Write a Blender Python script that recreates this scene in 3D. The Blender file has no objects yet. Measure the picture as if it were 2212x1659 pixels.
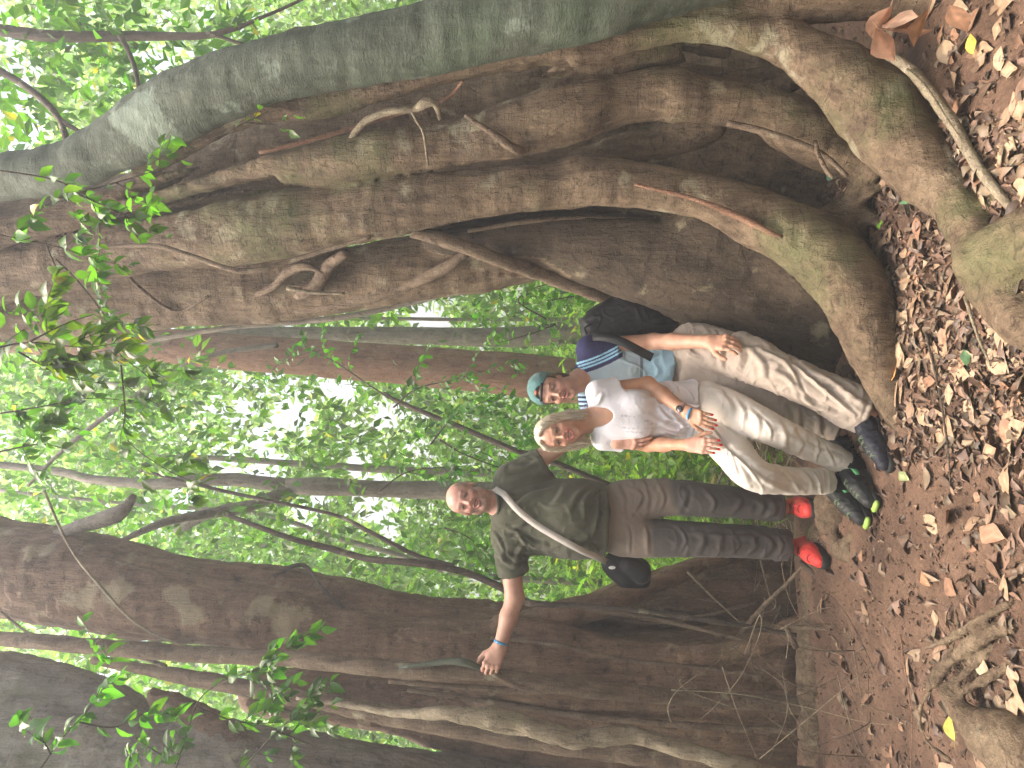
import bpy, math, random
import numpy as np
from mathutils import Vector, Matrix
rng = np.random.default_rng(7); random.seed(7)
scene = bpy.context.scene
COL = scene.collection
# ---------------- camera (the phone was held sideways: world up is image left) ----------------
CZ = 1.55; FPX = 1661.0
cam_d = bpy.data.cameras.new('camera'); cam = bpy.data.objects.new('camera', cam_d); COL.objects.link(cam)
cam_d.sensor_fit = 'HORIZONTAL'; cam_d.angle = 2*math.atan(1106/FPX)
cam_d.clip_start = 0.05; cam_d.clip_end = 400
cam.matrix_world = Matrix(((0,1,0,0),(0,0,-1,0),(-1,0,0,CZ),(0,0,0,1)))
scene.camera = cam
# ---------------- world, sun, exposure ----------------
SUN_EL = math.radians(70); SUN_ROT = math.radians(275)
w = bpy.data.worlds.new('World'); scene.world = w; w.use_nodes = True
wn = w.node_tree.nodes; sky = wn.new('ShaderNodeTexSky'); sky.sky_type = 'NISHITA'; sky.sun_disc = False
sky.sun_elevation = SUN_EL; sky.sun_rotation = SUN_ROT; sky.air_density = 1.0; sky.dust_density = 8.0; sky.ozone_density = 0.6
w.node_tree.links.new(sky.outputs[0], wn['Background'].inputs[0]); wn['Background'].inputs[1].default_value = 0.15
sd = bpy.data.lights.new('sun', 'SUN'); sun = bpy.data.objects.new('sun', sd); COL.objects.link(sun)
sd.energy = 0.75; sd.angle = math.radians(35); sd.color = (1.0, 0.97, 0.93)
# nishita: rotation 0 -> sun towards +Y, positive turns clockwise (towards +X)
sdir = Vector((math.sin(SUN_ROT)*math.cos(SUN_EL), math.cos(SUN_ROT)*math.cos(SUN_EL), math.sin(SUN_EL)))
sun.rotation_euler = sdir.to_track_quat('Z', 'Y').to_euler()
scene.view_settings.view_transform = 'Standard'; scene.view_settings.look = 'None'
scene.view_settings.exposure = 2.35; scene.view_settings.gamma = 1
try:
    scene.view_settings.use_white_balance = True; scene.view_settings.white_balance_temperature = 6750; scene.view_settings.white_balance_tint = 10
except Exception: pass
scene.render.engine = 'CYCLES'
try:
    scene.cycles.max_bounces = 6; scene.cycles.transmission_bounces = 4; scene.cycles.use_denoising = True
except Exception: pass

# ---------------- helpers ----------------
def P(X, Y, d): return np.array(((829.5-Y)/FPX*d, d, CZ-(X-1106)/FPX*d))
def nrm(v): v = np.asarray(v, float); return v/(np.linalg.norm(v)+1e-12)
def tag(o, label=None, cat=None, group=None, kind=None):
    if label: o['label'] = label
    if cat: o['category'] = cat
    if group: o['group'] = group
    if kind: o['kind'] = kind
    return o
def empty(name, loc, label, cat, group=None):
    o = bpy.data.objects.new(name, None); COL.objects.link(o); o.location = [float(c) for c in loc]
    o.empty_display_size = 0.1
    return tag(o, label, cat, group)
def _hash(ix, iy, iz, s):
    n = (ix.astype(np.int64)*374761393 + iy.astype(np.int64)*668265263 + iz.astype(np.int64)*2147483647 + s*1274126177) & 0xFFFFFFFF
    n = ((n ^ (n >> 13))*1274126177) & 0xFFFFFFFF
    n = n ^ (n >> 16)
    return (n & 0xFFFF)/65535.0
def vnoise(p, s=0):
    f = np.floor(p); t = p-f; t = t*t*(3-2*t); i = f.astype(np.int64)
    r = 0
    for dx in (0,1):
        wx = t[:,0] if dx else 1-t[:,0]
        for dy in (0,1):
            wy = t[:,1] if dy else 1-t[:,1]
            for dz in (0,1):
                wz = t[:,2] if dz else 1-t[:,2]
                r = r + wx*wy*wz*_hash(i[:,0]+dx, i[:,1]+dy, i[:,2]+dz, s)
    return r*2-1
def fbm(p, o=3, s=0):
    r = 0; a = 1; q = p
    for k in range(o): r = r + a*vnoise(q, s+k*17); a *= .5; q = q*2.03+11.3
    return r
def mesh_obj(name, verts, faces, mat, parent=None, col=None, attrs=None, smooth=True):
    """faces: (n,k) array or list of arrays with k = 3 / 4"""
    if not isinstance(faces, list): faces = [faces]
    faces = [np.asarray(f, np.int32) for f in faces if len(f)]
    m = bpy.data.meshes.new(name); verts = np.asarray(verts, np.float32)
    off = np.zeros(3)
    if parent is not None: off = np.array(sum_loc(parent))
    m.vertices.add(len(verts)); m.vertices.foreach_set('co', (verts-off.astype(np.float32)).astype(np.float32).ravel())
    nl = sum(f.size for f in faces); nf = sum(len(f) for f in faces)
    m.loops.add(nl); m.loops.foreach_set('vertex_index', np.concatenate([f.ravel() for f in faces]))
    tot = np.concatenate([np.full(len(f), f.shape[1], np.int32) for f in faces])
    st = np.concatenate([[0], np.cumsum(tot)[:-1]]).astype(np.int32)
    m.polygons.add(nf); m.polygons.foreach_set('loop_start', st)
    try: m.polygons.foreach_set('loop_total', tot)
    except Exception: pass
    m.polygons.foreach_set('use_smooth', np.full(nf, smooth))
    m.update(calc_edges=True); m.validate()
    if col is not None:
        a = m.color_attributes.new('Col', 'FLOAT_COLOR', 'POINT')
        c = np.ones((len(verts),4), np.float32); c[:,:3] = col; a.data.foreach_set('color', c.ravel())
    for k, v in (attrs or {}).items():
        a = m.attributes.new(k, 'FLOAT', 'POINT'); a.data.foreach_set('value', np.asarray(v, np.float32))
    for mm in (mat if isinstance(mat, (list,tuple)) else [mat]): m.materials.append(mm)
    o = bpy.data.objects.new(name, m); COL.objects.link(o)
    if parent is not None: o.parent = parent
    return o
def sum_loc(o):
    l = Vector((0,0,0))
    while o is not None: l = l+o.location; o = o.parent
    return l
def set_origin(o):
    """move a top-level mesh's origin to its lowest middle point"""
    m = o.data; n = len(m.vertices); a = np.empty(n*3, np.float32); m.vertices.foreach_get('co', a); a = a.reshape(-1,3)
    c = np.array(((a[:,0].min()+a[:,0].max())/2, (a[:,1].min()+a[:,1].max())/2, a[:,2].min()), np.float32)
    m.vertices.foreach_set('co', (a-c).ravel()); m.update(); o.location = o.location+Vector([float(x) for x in c])
    return o
# spline resampling of rows (x,y,z,r,...)
def spline(rows, step):
    a = np.array(rows, float); n = len(a)
    if n < 3:
        m = max(2, int(np.linalg.norm(a[-1,:3]-a[0,:3])/step)+1); t = np.linspace(0,1,m)[:,None]
        return a[0]*(1-t)+a[-1]*t
    e = np.vstack([2*a[0]-a[1], a, 2*a[-1]-a[-2]]); out = []
    for i in range(n-1):
        p0,p1,p2,p3 = e[i:i+4]; m = max(1, int(np.linalg.norm(p2[:3]-p1[:3])/step))
        for t in np.arange(m)/m:
            out.append(.5*((2*p1)+(-p0+p2)*t+(2*p0-5*p1+4*p2-p3)*t*t+(-p0+3*p1-3*p2+p3)*t**3))
    out.append(a[-1]); return np.array(out)
def tube_arrays(pts, rad, ns=10, rough=0.0, seed=0):
    pts = np.asarray(pts, float); n = len(pts); rad = np.broadcast_to(rad, (n,)).astype(float)
    T = np.gradient(pts, axis=0); T /= np.linalg.norm(T, axis=1)[:,None]+1e-9
    u = nrm(np.cross(T[0], (0.3,0.5,0.8))); U = [u]
    for i in range(1,n):
        u = u-T[i]*np.dot(u,T[i]); u = nrm(u); U.append(u)
    U = np.array(U); V = np.cross(T,U); a = np.linspace(0,2*np.pi,ns,endpoint=False)
    ring = U[:,None,:]*np.cos(a)[None,:,None]+V[:,None,:]*np.sin(a)[None,:,None]
    R = np.repeat(rad[:,None],ns,1)
    vv = (pts[:,None,:]+ring*R[:,:,None])
    if rough:
        q = vv.reshape(-1,3)/max(rad.mean(),.004)
        R = R*(1+rough*fbm(q*np.array((.8,.8,.45)),3,seed).reshape(n,ns)); vv = pts[:,None,:]+ring*R[:,:,None]
    vv = vv.reshape(-1,3)
    i = np.arange(n-1)[:,None]*ns; j = np.arange(ns)[None,:]; k = (j+1)%ns
    f = np.stack([i+j,i+k,i+ns+k,i+ns+j],-1).reshape(-1,4)
    vv = np.vstack([vv, pts[0], pts[-1]]); c0 = n*ns; c1 = c0+1; jj = np.arange(ns); kk = (jj+1)%ns
    t = np.vstack([np.stack([kk,jj,np.full(ns,c0)],1), np.stack([(n-1)*ns+jj,(n-1)*ns+kk,np.full(ns,c1)],1)])
    return vv, f, t
class MB:
    def __init__(s): s.v=[]; s.q=[]; s.t=[]; s.n=0; s.c=[]
    def add(s, v, q=None, t=None, c=None):
        if q is not None and len(q): s.q.append(np.asarray(q)+s.n)
        if t is not None and len(t): s.t.append(np.asarray(t)+s.n)
        s.v.append(v); s.n += len(v)
        if c is not None: s.c.append(np.broadcast_to(np.asarray(c,float),(len(v),3)))
    def tube(s, rows, step=.03, ns=8, rough=0, seed=0, c=None):
        r = spline(rows, step); s.add(*tube_arrays(r[:,:3], np.maximum(r[:,3],.0005), ns, rough, seed), c=c)
    def build(s, name, mat, parent=None, **k):
        f = []
        if s.q: f.append(np.vstack(s.q))
        if s.t: f.append(np.vstack(s.t))
        return mesh_obj(name, np.vstack(s.v), f, mat, parent, col=np.vstack(s.c) if s.c else None, **k)
def PR(pts, d=None):
    """picture rows (X,Y,halfwidth px,depth) -> world rows (x,y,z,r)"""
    out = []
    for q in pts:
        X,Y,wp = q[:3]; dd = q[3] if len(q)>3 else d
        p = P(X,Y,dd); out.append((p[0],p[1],p[2],wp/FPX*dd))
    return out
# ---------------- signed-distance modelling ----------------
class Field:
    def __init__(s, lo, hi, h, labels=False):
        s.lo = np.array(lo,float); s.h = h; s.n = np.ceil((np.array(hi)-s.lo)/h).astype(int)+1
        s.f = np.full(s.n, 1.0, np.float32); s.L = np.zeros(s.n, np.int8) if labels else None
        s.ax = [(s.lo[i]+h*np.arange(s.n[i])).astype(np.float32) for i in range(3)]
    def box(s, lo, hi):
        a = np.maximum(np.floor((np.asarray(lo)-s.lo)/s.h).astype(int),0); b = np.minimum(np.ceil((np.asarray(hi)-s.lo)/s.h).astype(int)+1, s.n)
        if np.any(b<=a): return None
        sl = tuple(slice(a[i],b[i]) for i in range(3))
        return sl, s.ax[0][sl[0]][:,None,None], s.ax[1][sl[1]][None,:,None], s.ax[2][sl[2]][None,None,:]
    def merge(s, sl, d, k, lab=None, sub=False):
        f = s.f[sl]
        if sub:
            d = -d; h = np.maximum(k-np.abs(f-d),0)/max(k,1e-6); s.f[sl] = np.maximum(f,d)+h*h*k/4; return
        if lab is not None and s.L is not None: s.L[sl] = np.where(d<f, lab, s.L[sl])
        h = np.maximum(k-np.abs(f-d),0)/max(k,1e-6); s.f[sl] = np.minimum(f,d)-h*h*k/4
    def cone(s, a, b, ra, rb, k=.01, lab=None, sub=False, ell=None):
        a = np.asarray(a,float); b = np.asarray(b,float); m = max(ra,rb)*(max(1,ell[1]) if ell else 1)+k+2.5*s.h
        B = s.box(np.minimum(a,b)-m, np.maximum(a,b)+m)
        if B is None: return
        sl,x,y,z = B; ab = b-a; L2 = float(ab@ab)+1e-9
        px,py,pz = x-a[0],y-a[1],z-a[2]
        t = np.clip((px*ab[0]+py*ab[1]+pz*ab[2])/L2,0,1)
        qx,qy,qz = px-t*ab[0],py-t*ab[1],pz-t*ab[2]
        sc = 1
        if ell:
            w_,e = ell; c = (qx*w_[0]+qy*w_[1]+qz*w_[2])*(1/e-1); qx=qx+c*w_[0]; qy=qy+c*w_[1]; qz=qz+c*w_[2]; sc=min(1,e)
        d = (np.sqrt(qx*qx+qy*qy+qz*qz)-(ra+t*(rb-ra)))*sc
        s.merge(sl, d.astype(np.float32), k, lab, sub)
    def ell(s, c, r, R=None, k=.01, lab=None, sub=False):
        c = np.asarray(c,float); r = np.asarray(r,float); m = r.max()+k+2.5*s.h
        B = s.box(c-m, c+m)
        if B is None: return
        sl,x,y,z = B; px,py,pz = x-c[0],y-c[1],z-c[2]
        if R is not None: px,py,pz = [R[i][0]*px+R[i][1]*py+R[i][2]*pz for i in range(3)]
        k0 = np.sqrt((px/r[0])**2+(py/r[1])**2+(pz/r[2])**2); k1 = np.sqrt((px/r[0]**2)**2+(py/r[1]**2)**2+(pz/r[2]**2)**2)+1e-6
        s.merge(sl, (k0*(k0-1)/k1).astype(np.float32), k, lab, sub)
    def clip(s, p, n):
        p = np.asarray(p,float); n = nrm(n)
        d = (s.ax[0][:,None,None]-p[0])*n[0]+(s.ax[1][None,:,None]-p[1])*n[1]+(s.ax[2][None,None,:]-p[2])*n[2]
        s.f = np.maximum(s.f, d.astype(np.float32))
    def mesh(s):
        f = s.f; f[0]=f[-1]=1; f[:,0]=f[:,-1]=1; f[:,:,0]=f[:,:,-1]=1
        I = f<0; nx,ny,nz = I.shape
        c = np.zeros((nx-1,ny-1,nz-1), np.int8)
        for dx in (0,1):
            for dy in (0,1):
                for dz in (0,1): c += I[dx:nx-1+dx,dy:ny-1+dy,dz:nz-1+dz]
        act = np.argwhere((c>0)&(c<8)); N = len(act); idx = np.full(c.shape,-1,np.int32); idx[act[:,0],act[:,1],act[:,2]] = np.arange(N)
        acc = np.zeros((N,3)); cnt = np.zeros(N)
        V = {}
        for dx in (0,1):
            for dy in (0,1):
                for dz in (0,1): V[(dx,dy,dz)] = f[act[:,0]+dx,act[:,1]+dy,act[:,2]+dz]
        for a in V:
            for ax in range(3):
                if a[ax]==0:
                    b = list(a); b[ax]=1; b=tuple(b); fa,fb = V[a],V[b]; m = (fa<0)!=(fb<0)
                    t = fa[m]/(fa[m]-fb[m]); p = np.tile(np.array(a,float),(m.sum(),1)); p[:,ax]=t
                    acc[m]+=p; cnt[m]+=1
        v = s.lo+(act+acc/cnt[:,None])*s.h
        Q = []
        for ax in range(3):
            sl0 = [slice(1,-1)]*3; sl1 = [slice(1,-1)]*3; sl0[ax]=slice(0,-1); sl1[ax]=slice(1,None)
            A = I[tuple(sl0)]; B = I[tuple(sl1)]; e = np.argwhere(A!=B); e_in = A[e[:,0],e[:,1],e[:,2]]
            e = e+1; e[:,ax]-=1
            u,w_ = [(1,2),(2,0),(0,1)][ax]
            def cell(du,dw): q = e.copy(); q[:,u]-=du; q[:,w_]-=dw; return idx[q[:,0],q[:,1],q[:,2]]
            q = np.stack([cell(1,1),cell(0,1),cell(0,0),cell(1,0)],1); q[~e_in] = q[~e_in][:,::-1]
            Q.append(q)
        Q = np.vstack(Q); lab = None
        if s.L is not None:
            g = np.round((v-s.lo)/s.h).astype(int); lab = s.L[g[:,0],g[:,1],g[:,2]]
        return v, Q, lab
def vnormals(v, q):
    n = np.zeros_like(v); a = v[q[:,2]]-v[q[:,0]]; b = v[q[:,3]]-v[q[:,1]]; c = np.cross(a,b)
    for i in range(4): np.add.at(n, q[:,i], c)
    return n/(np.linalg.norm(n,axis=1)[:,None]+1e-12)
def compact(v, q, keep, *arrs):
    q = q[keep]; used = np.zeros(len(v),bool); used[q.ravel()] = True; mp = np.cumsum(used)-1
    return (v[used], mp[q]) + tuple(a[used] if a is not None else None for a in arrs)
def relax(v, q, n=1, lam=.5):
    for _ in range(n):
        s = np.zeros_like(v); c = np.zeros(len(v))
        for i in range(4):
            a = q[:,i]; b = q[:,(i+1)%4]
            np.add.at(s,a,v[b]); np.add.at(c,a,1); np.add.at(s,b,v[a]); np.add.at(c,b,1)
        v = v+lam*(s/np.maximum(c,1)[:,None]-v)
    return v
class Prims:
    """a recorded list of shapes that can be evaluated on grids of any fineness"""
    def __init__(s): s.ops=[]
    def cone(s,a,b,ra,rb,k=.01,**kw): s.ops.append(('cone',(np.asarray(a,float),np.asarray(b,float),ra,rb,k),kw)); return s
    def ell(s,c,r,R=None,k=.01,**kw): s.ops.append(('ell',(np.asarray(c,float),np.asarray(r,float),R,k),kw)); return s
    def clip(s,p,n): s.ops.append(('clip',(p,n),{})); return s
    def tube(s,rows,k=.01,step=.03,**kw):
        r = spline(rows,step)
        for i in range(len(r)-1): s.cone(r[i,:3],r[i+1,:3],r[i,3],r[i+1,3],k,**kw)
        return s
    def bounds(s):
        lo=[];hi=[]
        for o,a,kw in s.ops:
            if kw.get('sub'): continue
            if o=='cone':
                e = kw.get('ell'); m=max(a[2],a[3])*(max(1,e[1]) if e else 1)+.02; lo.append(np.minimum(a[0],a[1])-m); hi.append(np.maximum(a[0],a[1])+m)
            elif o=='ell': m=a[1].max()+.02; lo.append(a[0]-m); hi.append(a[0]+m)
        return np.min(lo,0), np.max(hi,0)
    def mesh(s,h,lo=None,hi=None,rel=1):
        if lo is None: lo,hi = s.bounds()
        F = Field(lo,hi,h)
        for o,a,kw in s.ops: getattr(F,o)(*a,**kw)
        v,q,_ = F.mesh()
        return relax(v,q,rel,.4), q
# ---------------- materials ----------------
def new_mat(name):
    m = bpy.data.materials.new(name); m.use_nodes = True; nt = m.node_tree; b = nt.nodes['Principled BSDF']
    return m, nt, b
def N(nt, t, **k):
    n = nt.nodes.new(t)
    for a,v in k.items(): setattr(n,a,v)
    return n
def ramp(nt, src, stops):
    r = N(nt,'ShaderNodeValToRGB'); e = r.color_ramp.elements
    while len(e)<len(stops): e.new(.5)
    for i,(p,c) in enumerate(stops): e[i].position=p; e[i].color=(*c,1) if len(c)==3 else c
    nt.links.new(src, r.inputs[0]); return r.outputs[0]
def noise(nt, vec, scale, detail=5, rough=.6, dist=0):
    n = N(nt,'ShaderNodeTexNoise'); n.inputs['Scale'].default_value=scale; n.inputs['Detail'].default_value=detail
    n.inputs['Roughness'].default_value=rough; n.inputs['Distortion'].default_value=dist
    nt.links.new(vec,n.inputs['Vector']); return n.outputs['Fac']
def mapping(nt, vec, scale):
    m = N(nt,'ShaderNodeMapping'); m.inputs['Scale'].default_value=scale; nt.links.new(vec,m.inputs['Vector']); return m.outputs[0]
def mix(nt, fac, a, b, mode='MIX'):
    m = N(nt,'ShaderNodeMix',data_type='RGBA',blend_type=mode)
    for sock,val in ((m.inputs[0],fac),(m.inputs[6],a),(m.inputs[7],b)):
        if hasattr(val,'links') or isinstance(val, bpy.types.NodeSocket): nt.links.new(val,sock)
        elif isinstance(val,(int,float)): sock.default_value=val
        else: sock.default_value=(*val,1)
    return m.outputs[2]
def bump(nt, h, strength, dist, prev=None):
    b = N(nt,'ShaderNodeBump'); b.inputs['Strength'].default_value=strength; b.inputs['Distance'].default_value=dist
    nt.links.new(h,b.inputs['Height'])
    if prev is not None: nt.links.new(prev,b.inputs['Normal'])
    return b.outputs[0]
def attr(nt, name):
    a = N(nt,'ShaderNodeAttribute'); a.attribute_name=name; return a
def bark_mat(name, dark, mid, light, lich=(.42,.38,.26), moss=(.13,.16,.06), crack=1.0, rough=.8, fib=1.0):
    m,nt,b = new_mat(name); g = N(nt,'ShaderNodeNewGeometry').outputs['Position']
    n1 = noise(nt,g,5,7,.62,.4); base = ramp(nt,n1,[(.32,dark),(.5,mid),(.68,light)])
    st = mapping(nt,g,(9,9,1.6)); n2 = noise(nt,st,3,6,.65); base = mix(nt,.45,base,ramp(nt,n2,[(.35,dark),(.65,light)]))
    fine = noise(nt,g,120,4,.7); base = mix(nt,.35,base,ramp(nt,fine,[(.3,(.45,.45,.45)),(.7,(1.3,1.3,1.3))]),'MULTIPLY')
    vo = N(nt,'ShaderNodeTexVoronoi',feature='DISTANCE_TO_EDGE'); vo.inputs['Scale'].default_value=26; nt.links.new(mapping(nt,g,(1.6,1.6,.55)),vo.inputs['Vector'])
    ck = ramp(nt,vo.outputs['Distance'],[(.0,(.45,.45,.45)),(.05,(1,1,1))]); base = mix(nt,.35*fib,base,ck,'MULTIPLY')
    pt = noise(nt,g,17,6,.72,.6); pits = ramp(nt,pt,[(.36,(.35,.32,.30)),(.43,(1,1,1)),(.60,(1,1,1)),(.68,(1.35,1.33,1.28))]); base = mix(nt,.25+.4*min(1,fib),base,pits,'MULTIPLY')
    # lichen blotches
    n3 = noise(nt,g,7,4,.55,.2); n3f = noise(nt,g,60,3,.7)
    ad = N(nt,'ShaderNodeMath',operation='ADD'); nt.links.new(n3,ad.inputs[0])
    mu = N(nt,'ShaderNodeMath',operation='MULTIPLY'); nt.links.new(n3f,mu.inputs[0]); mu.inputs[1].default_value=.16; nt.links.new(mu.outputs[0],ad.inputs[1])
    pa = attr(nt,'pale').outputs['Fac']; mp = N(nt,'ShaderNodeMath',operation='MULTIPLY_ADD'); nt.links.new(pa,mp.inputs[0]); mp.inputs[1].default_value=.22; nt.links.new(ad.outputs[0],mp.inputs[2])
    base = mix(nt,ramp(nt,mp.outputs[0],[(.70,(0,0,0)),(.80,(.7,.7,.7))]),base,lich)
    # moss
    n4 = noise(nt,g,4,6,.65); mo = attr(nt,'moss').outputs['Fac']; mm = N(nt,'ShaderNodeMath',operation='MULTIPLY_ADD'); nt.links.new(mo,mm.inputs[0]); mm.inputs[1].default_value=.4; nt.links.new(n4,mm.inputs[2])
    base = mix(nt,ramp(nt,mm.outputs[0],[(.60,(0,0,0)),(.92,(.7,.7,.7))]),base,moss)
    # cross rings
    w_ = mapping(nt,g,(1.2,1.2,14)); n5 = noise(nt,w_,2.2,3,.5,.8)
    rg = ramp(nt,n5,[(.0,(1,1,1)),(.35,(1,1,1)),(.365,(.12,.12,.12)),(.38,(1,1,1)),(.56,(1,1,1)),(.57,(.35,.35,.35)),(.58,(1,1,1))])
    base = mix(nt,.55*crack,base,rg,'MULTIPLY'); nt.links.new(base,b.inputs['Base Color'])
    h = bump(nt,n2,.9*fib,.03); h = bump(nt,fine,.7,.005,h); h = bump(nt,rg,.4*crack,.006,h); h = bump(nt,pits,.15+.4*min(1,fib),.012,h); h = bump(nt,ck,.35*fib,.006,h)
    n6 = noise(nt,mapping(nt,g,(1,1,4)),28,4,.6); h = bump(nt,n6,.4,.01,h)
    nt.links.new(h,b.inputs['Normal']); b.inputs['Roughness'].default_value=rough; b.inputs['Specular IOR Level'].default_value=.35
    return m
def leaf_mat(name, tr=.45, gloss=.35, tint=(1,1,1), vein=False):
    m,nt,b = new_mat(name); c = attr(nt,'Col').outputs['Color']; c = mix(nt,1.0,c,tint,'MULTIPLY')
    g = N(nt,'ShaderNodeNewGeometry').outputs['Position']; f = noise(nt,g,70,3,.6)
    c = mix(nt,.35,c,ramp(nt,f,[(.3,(.6,.6,.6)),(.7,(1.35,1.35,1.35))]),'MULTIPLY')
    nt.links.new(c,b.inputs['Base Color']); b.inputs['Roughness'].default_value=gloss; b.inputs['Specular IOR Level'].default_value=.5
    if tr>0:
        t = N(nt,'ShaderNodeBsdfTranslucent'); tc = mix(nt,1.0,c,(2.2,2.6,1.0),'MULTIPLY'); nt.links.new(tc,t.inputs[0])
        ms = N(nt,'ShaderNodeMixShader'); ms.inputs[0].default_value=tr; nt.links.new(b.outputs[0],ms.inputs[1]); nt.links.new(t.outputs[0],ms.inputs[2])
        nt.links.new(ms.outputs[0],nt.nodes['Material Output'].inputs[0])
    return m
def cloth_mat(name, c=None, rough=.9, var=.2, weave=500, spec=.2, bs=.25, sheen=.1):
    m,nt,b = new_mat(name); g = N(nt,'ShaderNodeNewGeometry').outputs['Position']
    c = attr(nt,'Col').outputs['Color'] if c is None else c
    n1 = noise(nt,g,9,5,.6); cc = mix(nt,1.0,c,ramp(nt,n1,[(.3,(1-var,)*3),(.7,(1+var*.5,)*3)]),'MULTIPLY'); nt.links.new(cc,b.inputs['Base Color'])
    n2 = noise(nt,g,weave,2,.5); n3 = noise(nt,g,35,4,.55,.5); h = bump(nt,n3,.35,.008); h = bump(nt,n2,bs,.001,h); nt.links.new(h,b.inputs['Normal'])
    b.inputs['Roughness'].default_value=rough; b.inputs['Specular IOR Level'].default_value=spec
    b.inputs['Sheen Weight'].default_value=sheen; b.inputs['Sheen Roughness'].default_value=.6
    return m
def plain_mat(name, c, rough=.5, spec=.5, metal=0, var=.1, bsc=80, bst=.1):
    m,nt,b = new_mat(name); g = N(nt,'ShaderNodeNewGeometry').outputs['Position']; n1 = noise(nt,g,bsc,4,.6)
    cc = mix(nt,1.0,c,ramp(nt,n1,[(.3,(1-var,)*3),(.7,(1+var,)*3)]),'MULTIPLY'); nt.links.new(cc,b.inputs['Base Color'])
    nt.links.new(bump(nt,n1,bst,.003),b.inputs['Normal'])
    b.inputs['Roughness'].default_value=rough; b.inputs['Specular IOR Level'].default_value=spec; b.inputs['Metallic'].default_value=metal
    return m
def skin_mat(name):
    m,nt,b = new_mat(name); c = attr(nt,'Col').outputs['Color']; g = N(nt,'ShaderNodeNewGeometry').outputs['Position']
    n1 = noise(nt,g,28,5,.65); c = mix(nt,1.0,c,ramp(nt,n1,[(.3,(.86,.80,.78)),(.7,(1.08,1.06,1.05))]),'MULTIPLY'); nt.links.new(c,b.inputs['Base Color'])
    n2 = noise(nt,g,260,3,.6); nt.links.new(bump(nt,n2,.18,.001),b.inputs['Normal'])
    b.inputs['Roughness'].default_value=.48; b.inputs['Specular IOR Level'].default_value=.4
    b.inputs['Subsurface Weight'].default_value=.12; b.inputs['Subsurface Radius'].default_value=(.012,.004,.002); b.inputs['Subsurface Scale'].default_value=1.0
    return m
def hair_mat(name, c1, c2):
    m,nt,b = new_mat(name); g = N(nt,'ShaderNodeNewGeometry').outputs['Position']; s = mapping(nt,g,(260,120,14)); n1 = noise(nt,s,1,4,.6,.6)
    nt.links.new(ramp(nt,n1,[(.3,c1),(.7,c2)]),b.inputs['Base Color']); nt.links.new(bump(nt,n1,.7,.003),b.inputs['Normal'])
    b.inputs['Roughness'].default_value=.42; b.inputs['Specular IOR Level'].default_value=.45
    return m
M = {}
M['bark'] = bark_mat('fig_bark',(.072,.046,.028),(.17,.112,.068),(.32,.235,.15),crack=1.0)
M['bark_left'] = bark_mat('fig_bark_reddish',(.105,.060,.037),(.21,.127,.08),(.34,.225,.145),lich=(.40,.33,.21),crack=.4)
M['bark_butt_shaded'] = bark_mat('shaded_buttress_bark',(.035,.024,.015),(.068,.047,.03),(.12,.085,.054),lich=(.30,.26,.16),crack=.2)  # fig bark darkened; shade of the hollow put into the colour
M['bark_pale'] = bark_mat('smooth_grey_green_bark',(.05,.062,.042),(.088,.104,.074),(.135,.15,.112),lich=(.24,.29,.23),moss=(.09,.14,.08),crack=.1,fib=.2)
M['bark_red'] = bark_mat('red_brown_bark',(.20,.095,.058),(.33,.175,.11),(.45,.26,.17),crack=.1,fib=1.4)
M['bark_grey'] = bark_mat('grey_bark',(.14,.12,.09),(.25,.215,.165),(.37,.33,.27),crack=.3)
M['vine'] = bark_mat('vine_bark',(.10,.065,.042),(.20,.135,.09),(.33,.25,.17),crack=.6)
M['vine_light'] = bark_mat('light_vine_bark',(.16,.12,.075),(.30,.24,.16),(.44,.37,.26),crack=.6)
M['dark_twig'] = bark_mat('dark_twig_bark',(.05,.038,.028),(.10,.075,.055),(.17,.13,.10),crack=.2)
M['leaf'] = leaf_mat('green_leaf'); M['leaf_far'] = leaf_mat('far_leaf',tr=.5,gloss=.4)
M['dry'] = leaf_mat('dry_leaf',tr=0,gloss=.55)
M['skin'] = skin_mat('skin')
# ---------------- leaves ----------------
_o = np.array([(0,0),(.18,.17),(.42,.26),(.70,.20),(1,0)])
def leaves(pos, dirn, nor, size, wid=1.0, simple=False, curl=.12, jag=0):
    """arrays of leaf blades: pos (n,3) stalk ends, dirn growth, nor face normal, size (n,)"""
    n = len(pos); d = dirn/(np.linalg.norm(dirn,axis=1)[:,None]+1e-9); s = np.cross(d,nor); s /= np.linalg.norm(s,axis=1)[:,None]+1e-9; u = np.cross(s,d)
    size = np.asarray(size)[:,None]; wid = np.broadcast_to(wid,(n,))[:,None]
    if simple:
        loc = [(0,0,0),(.42,.27,.05),(1,0,-.12),(.42,-.27,.05)]; F = np.array([(0,1,2,3)])
        T=None
    else:
        loc = [(0,0,0),(.2,.18,.05),(.2,0,0),(.2,-.18,.05),(.48,.27,.05),(.48,0,-.02),(.48,-.27,.05),(.78,.15,-.02),(.78,0,-.07),(.78,-.15,-.02),(1,0,-.16)]
        F = np.array([(2,1,4,5),(3,2,5,6),(5,4,7,8),(6,5,8,9)])[:,::-1]; T = np.array([(0,2,1),(0,3,2),(7,8,10),(8,9,10)])[:,[0,1,2]]
    V = np.zeros((n,len(loc),3))
    for i,(a,b_,c) in enumerate(loc):
        cc = c*curl/.12
        V[:,i] = pos+d*size*a+s*size*wid*b_+u*size*cc
    if jag: V += rng.normal(0,jag,V.shape)*size[:,:,None]
    off = (np.arange(n)*len(loc))[:,None,None]
    return V.reshape(-1,3), (F[None]+off).reshape(-1,4), (T[None]+off).reshape(-1,3) if T is not None else np.zeros((0,3),int), len(loc)
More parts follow.
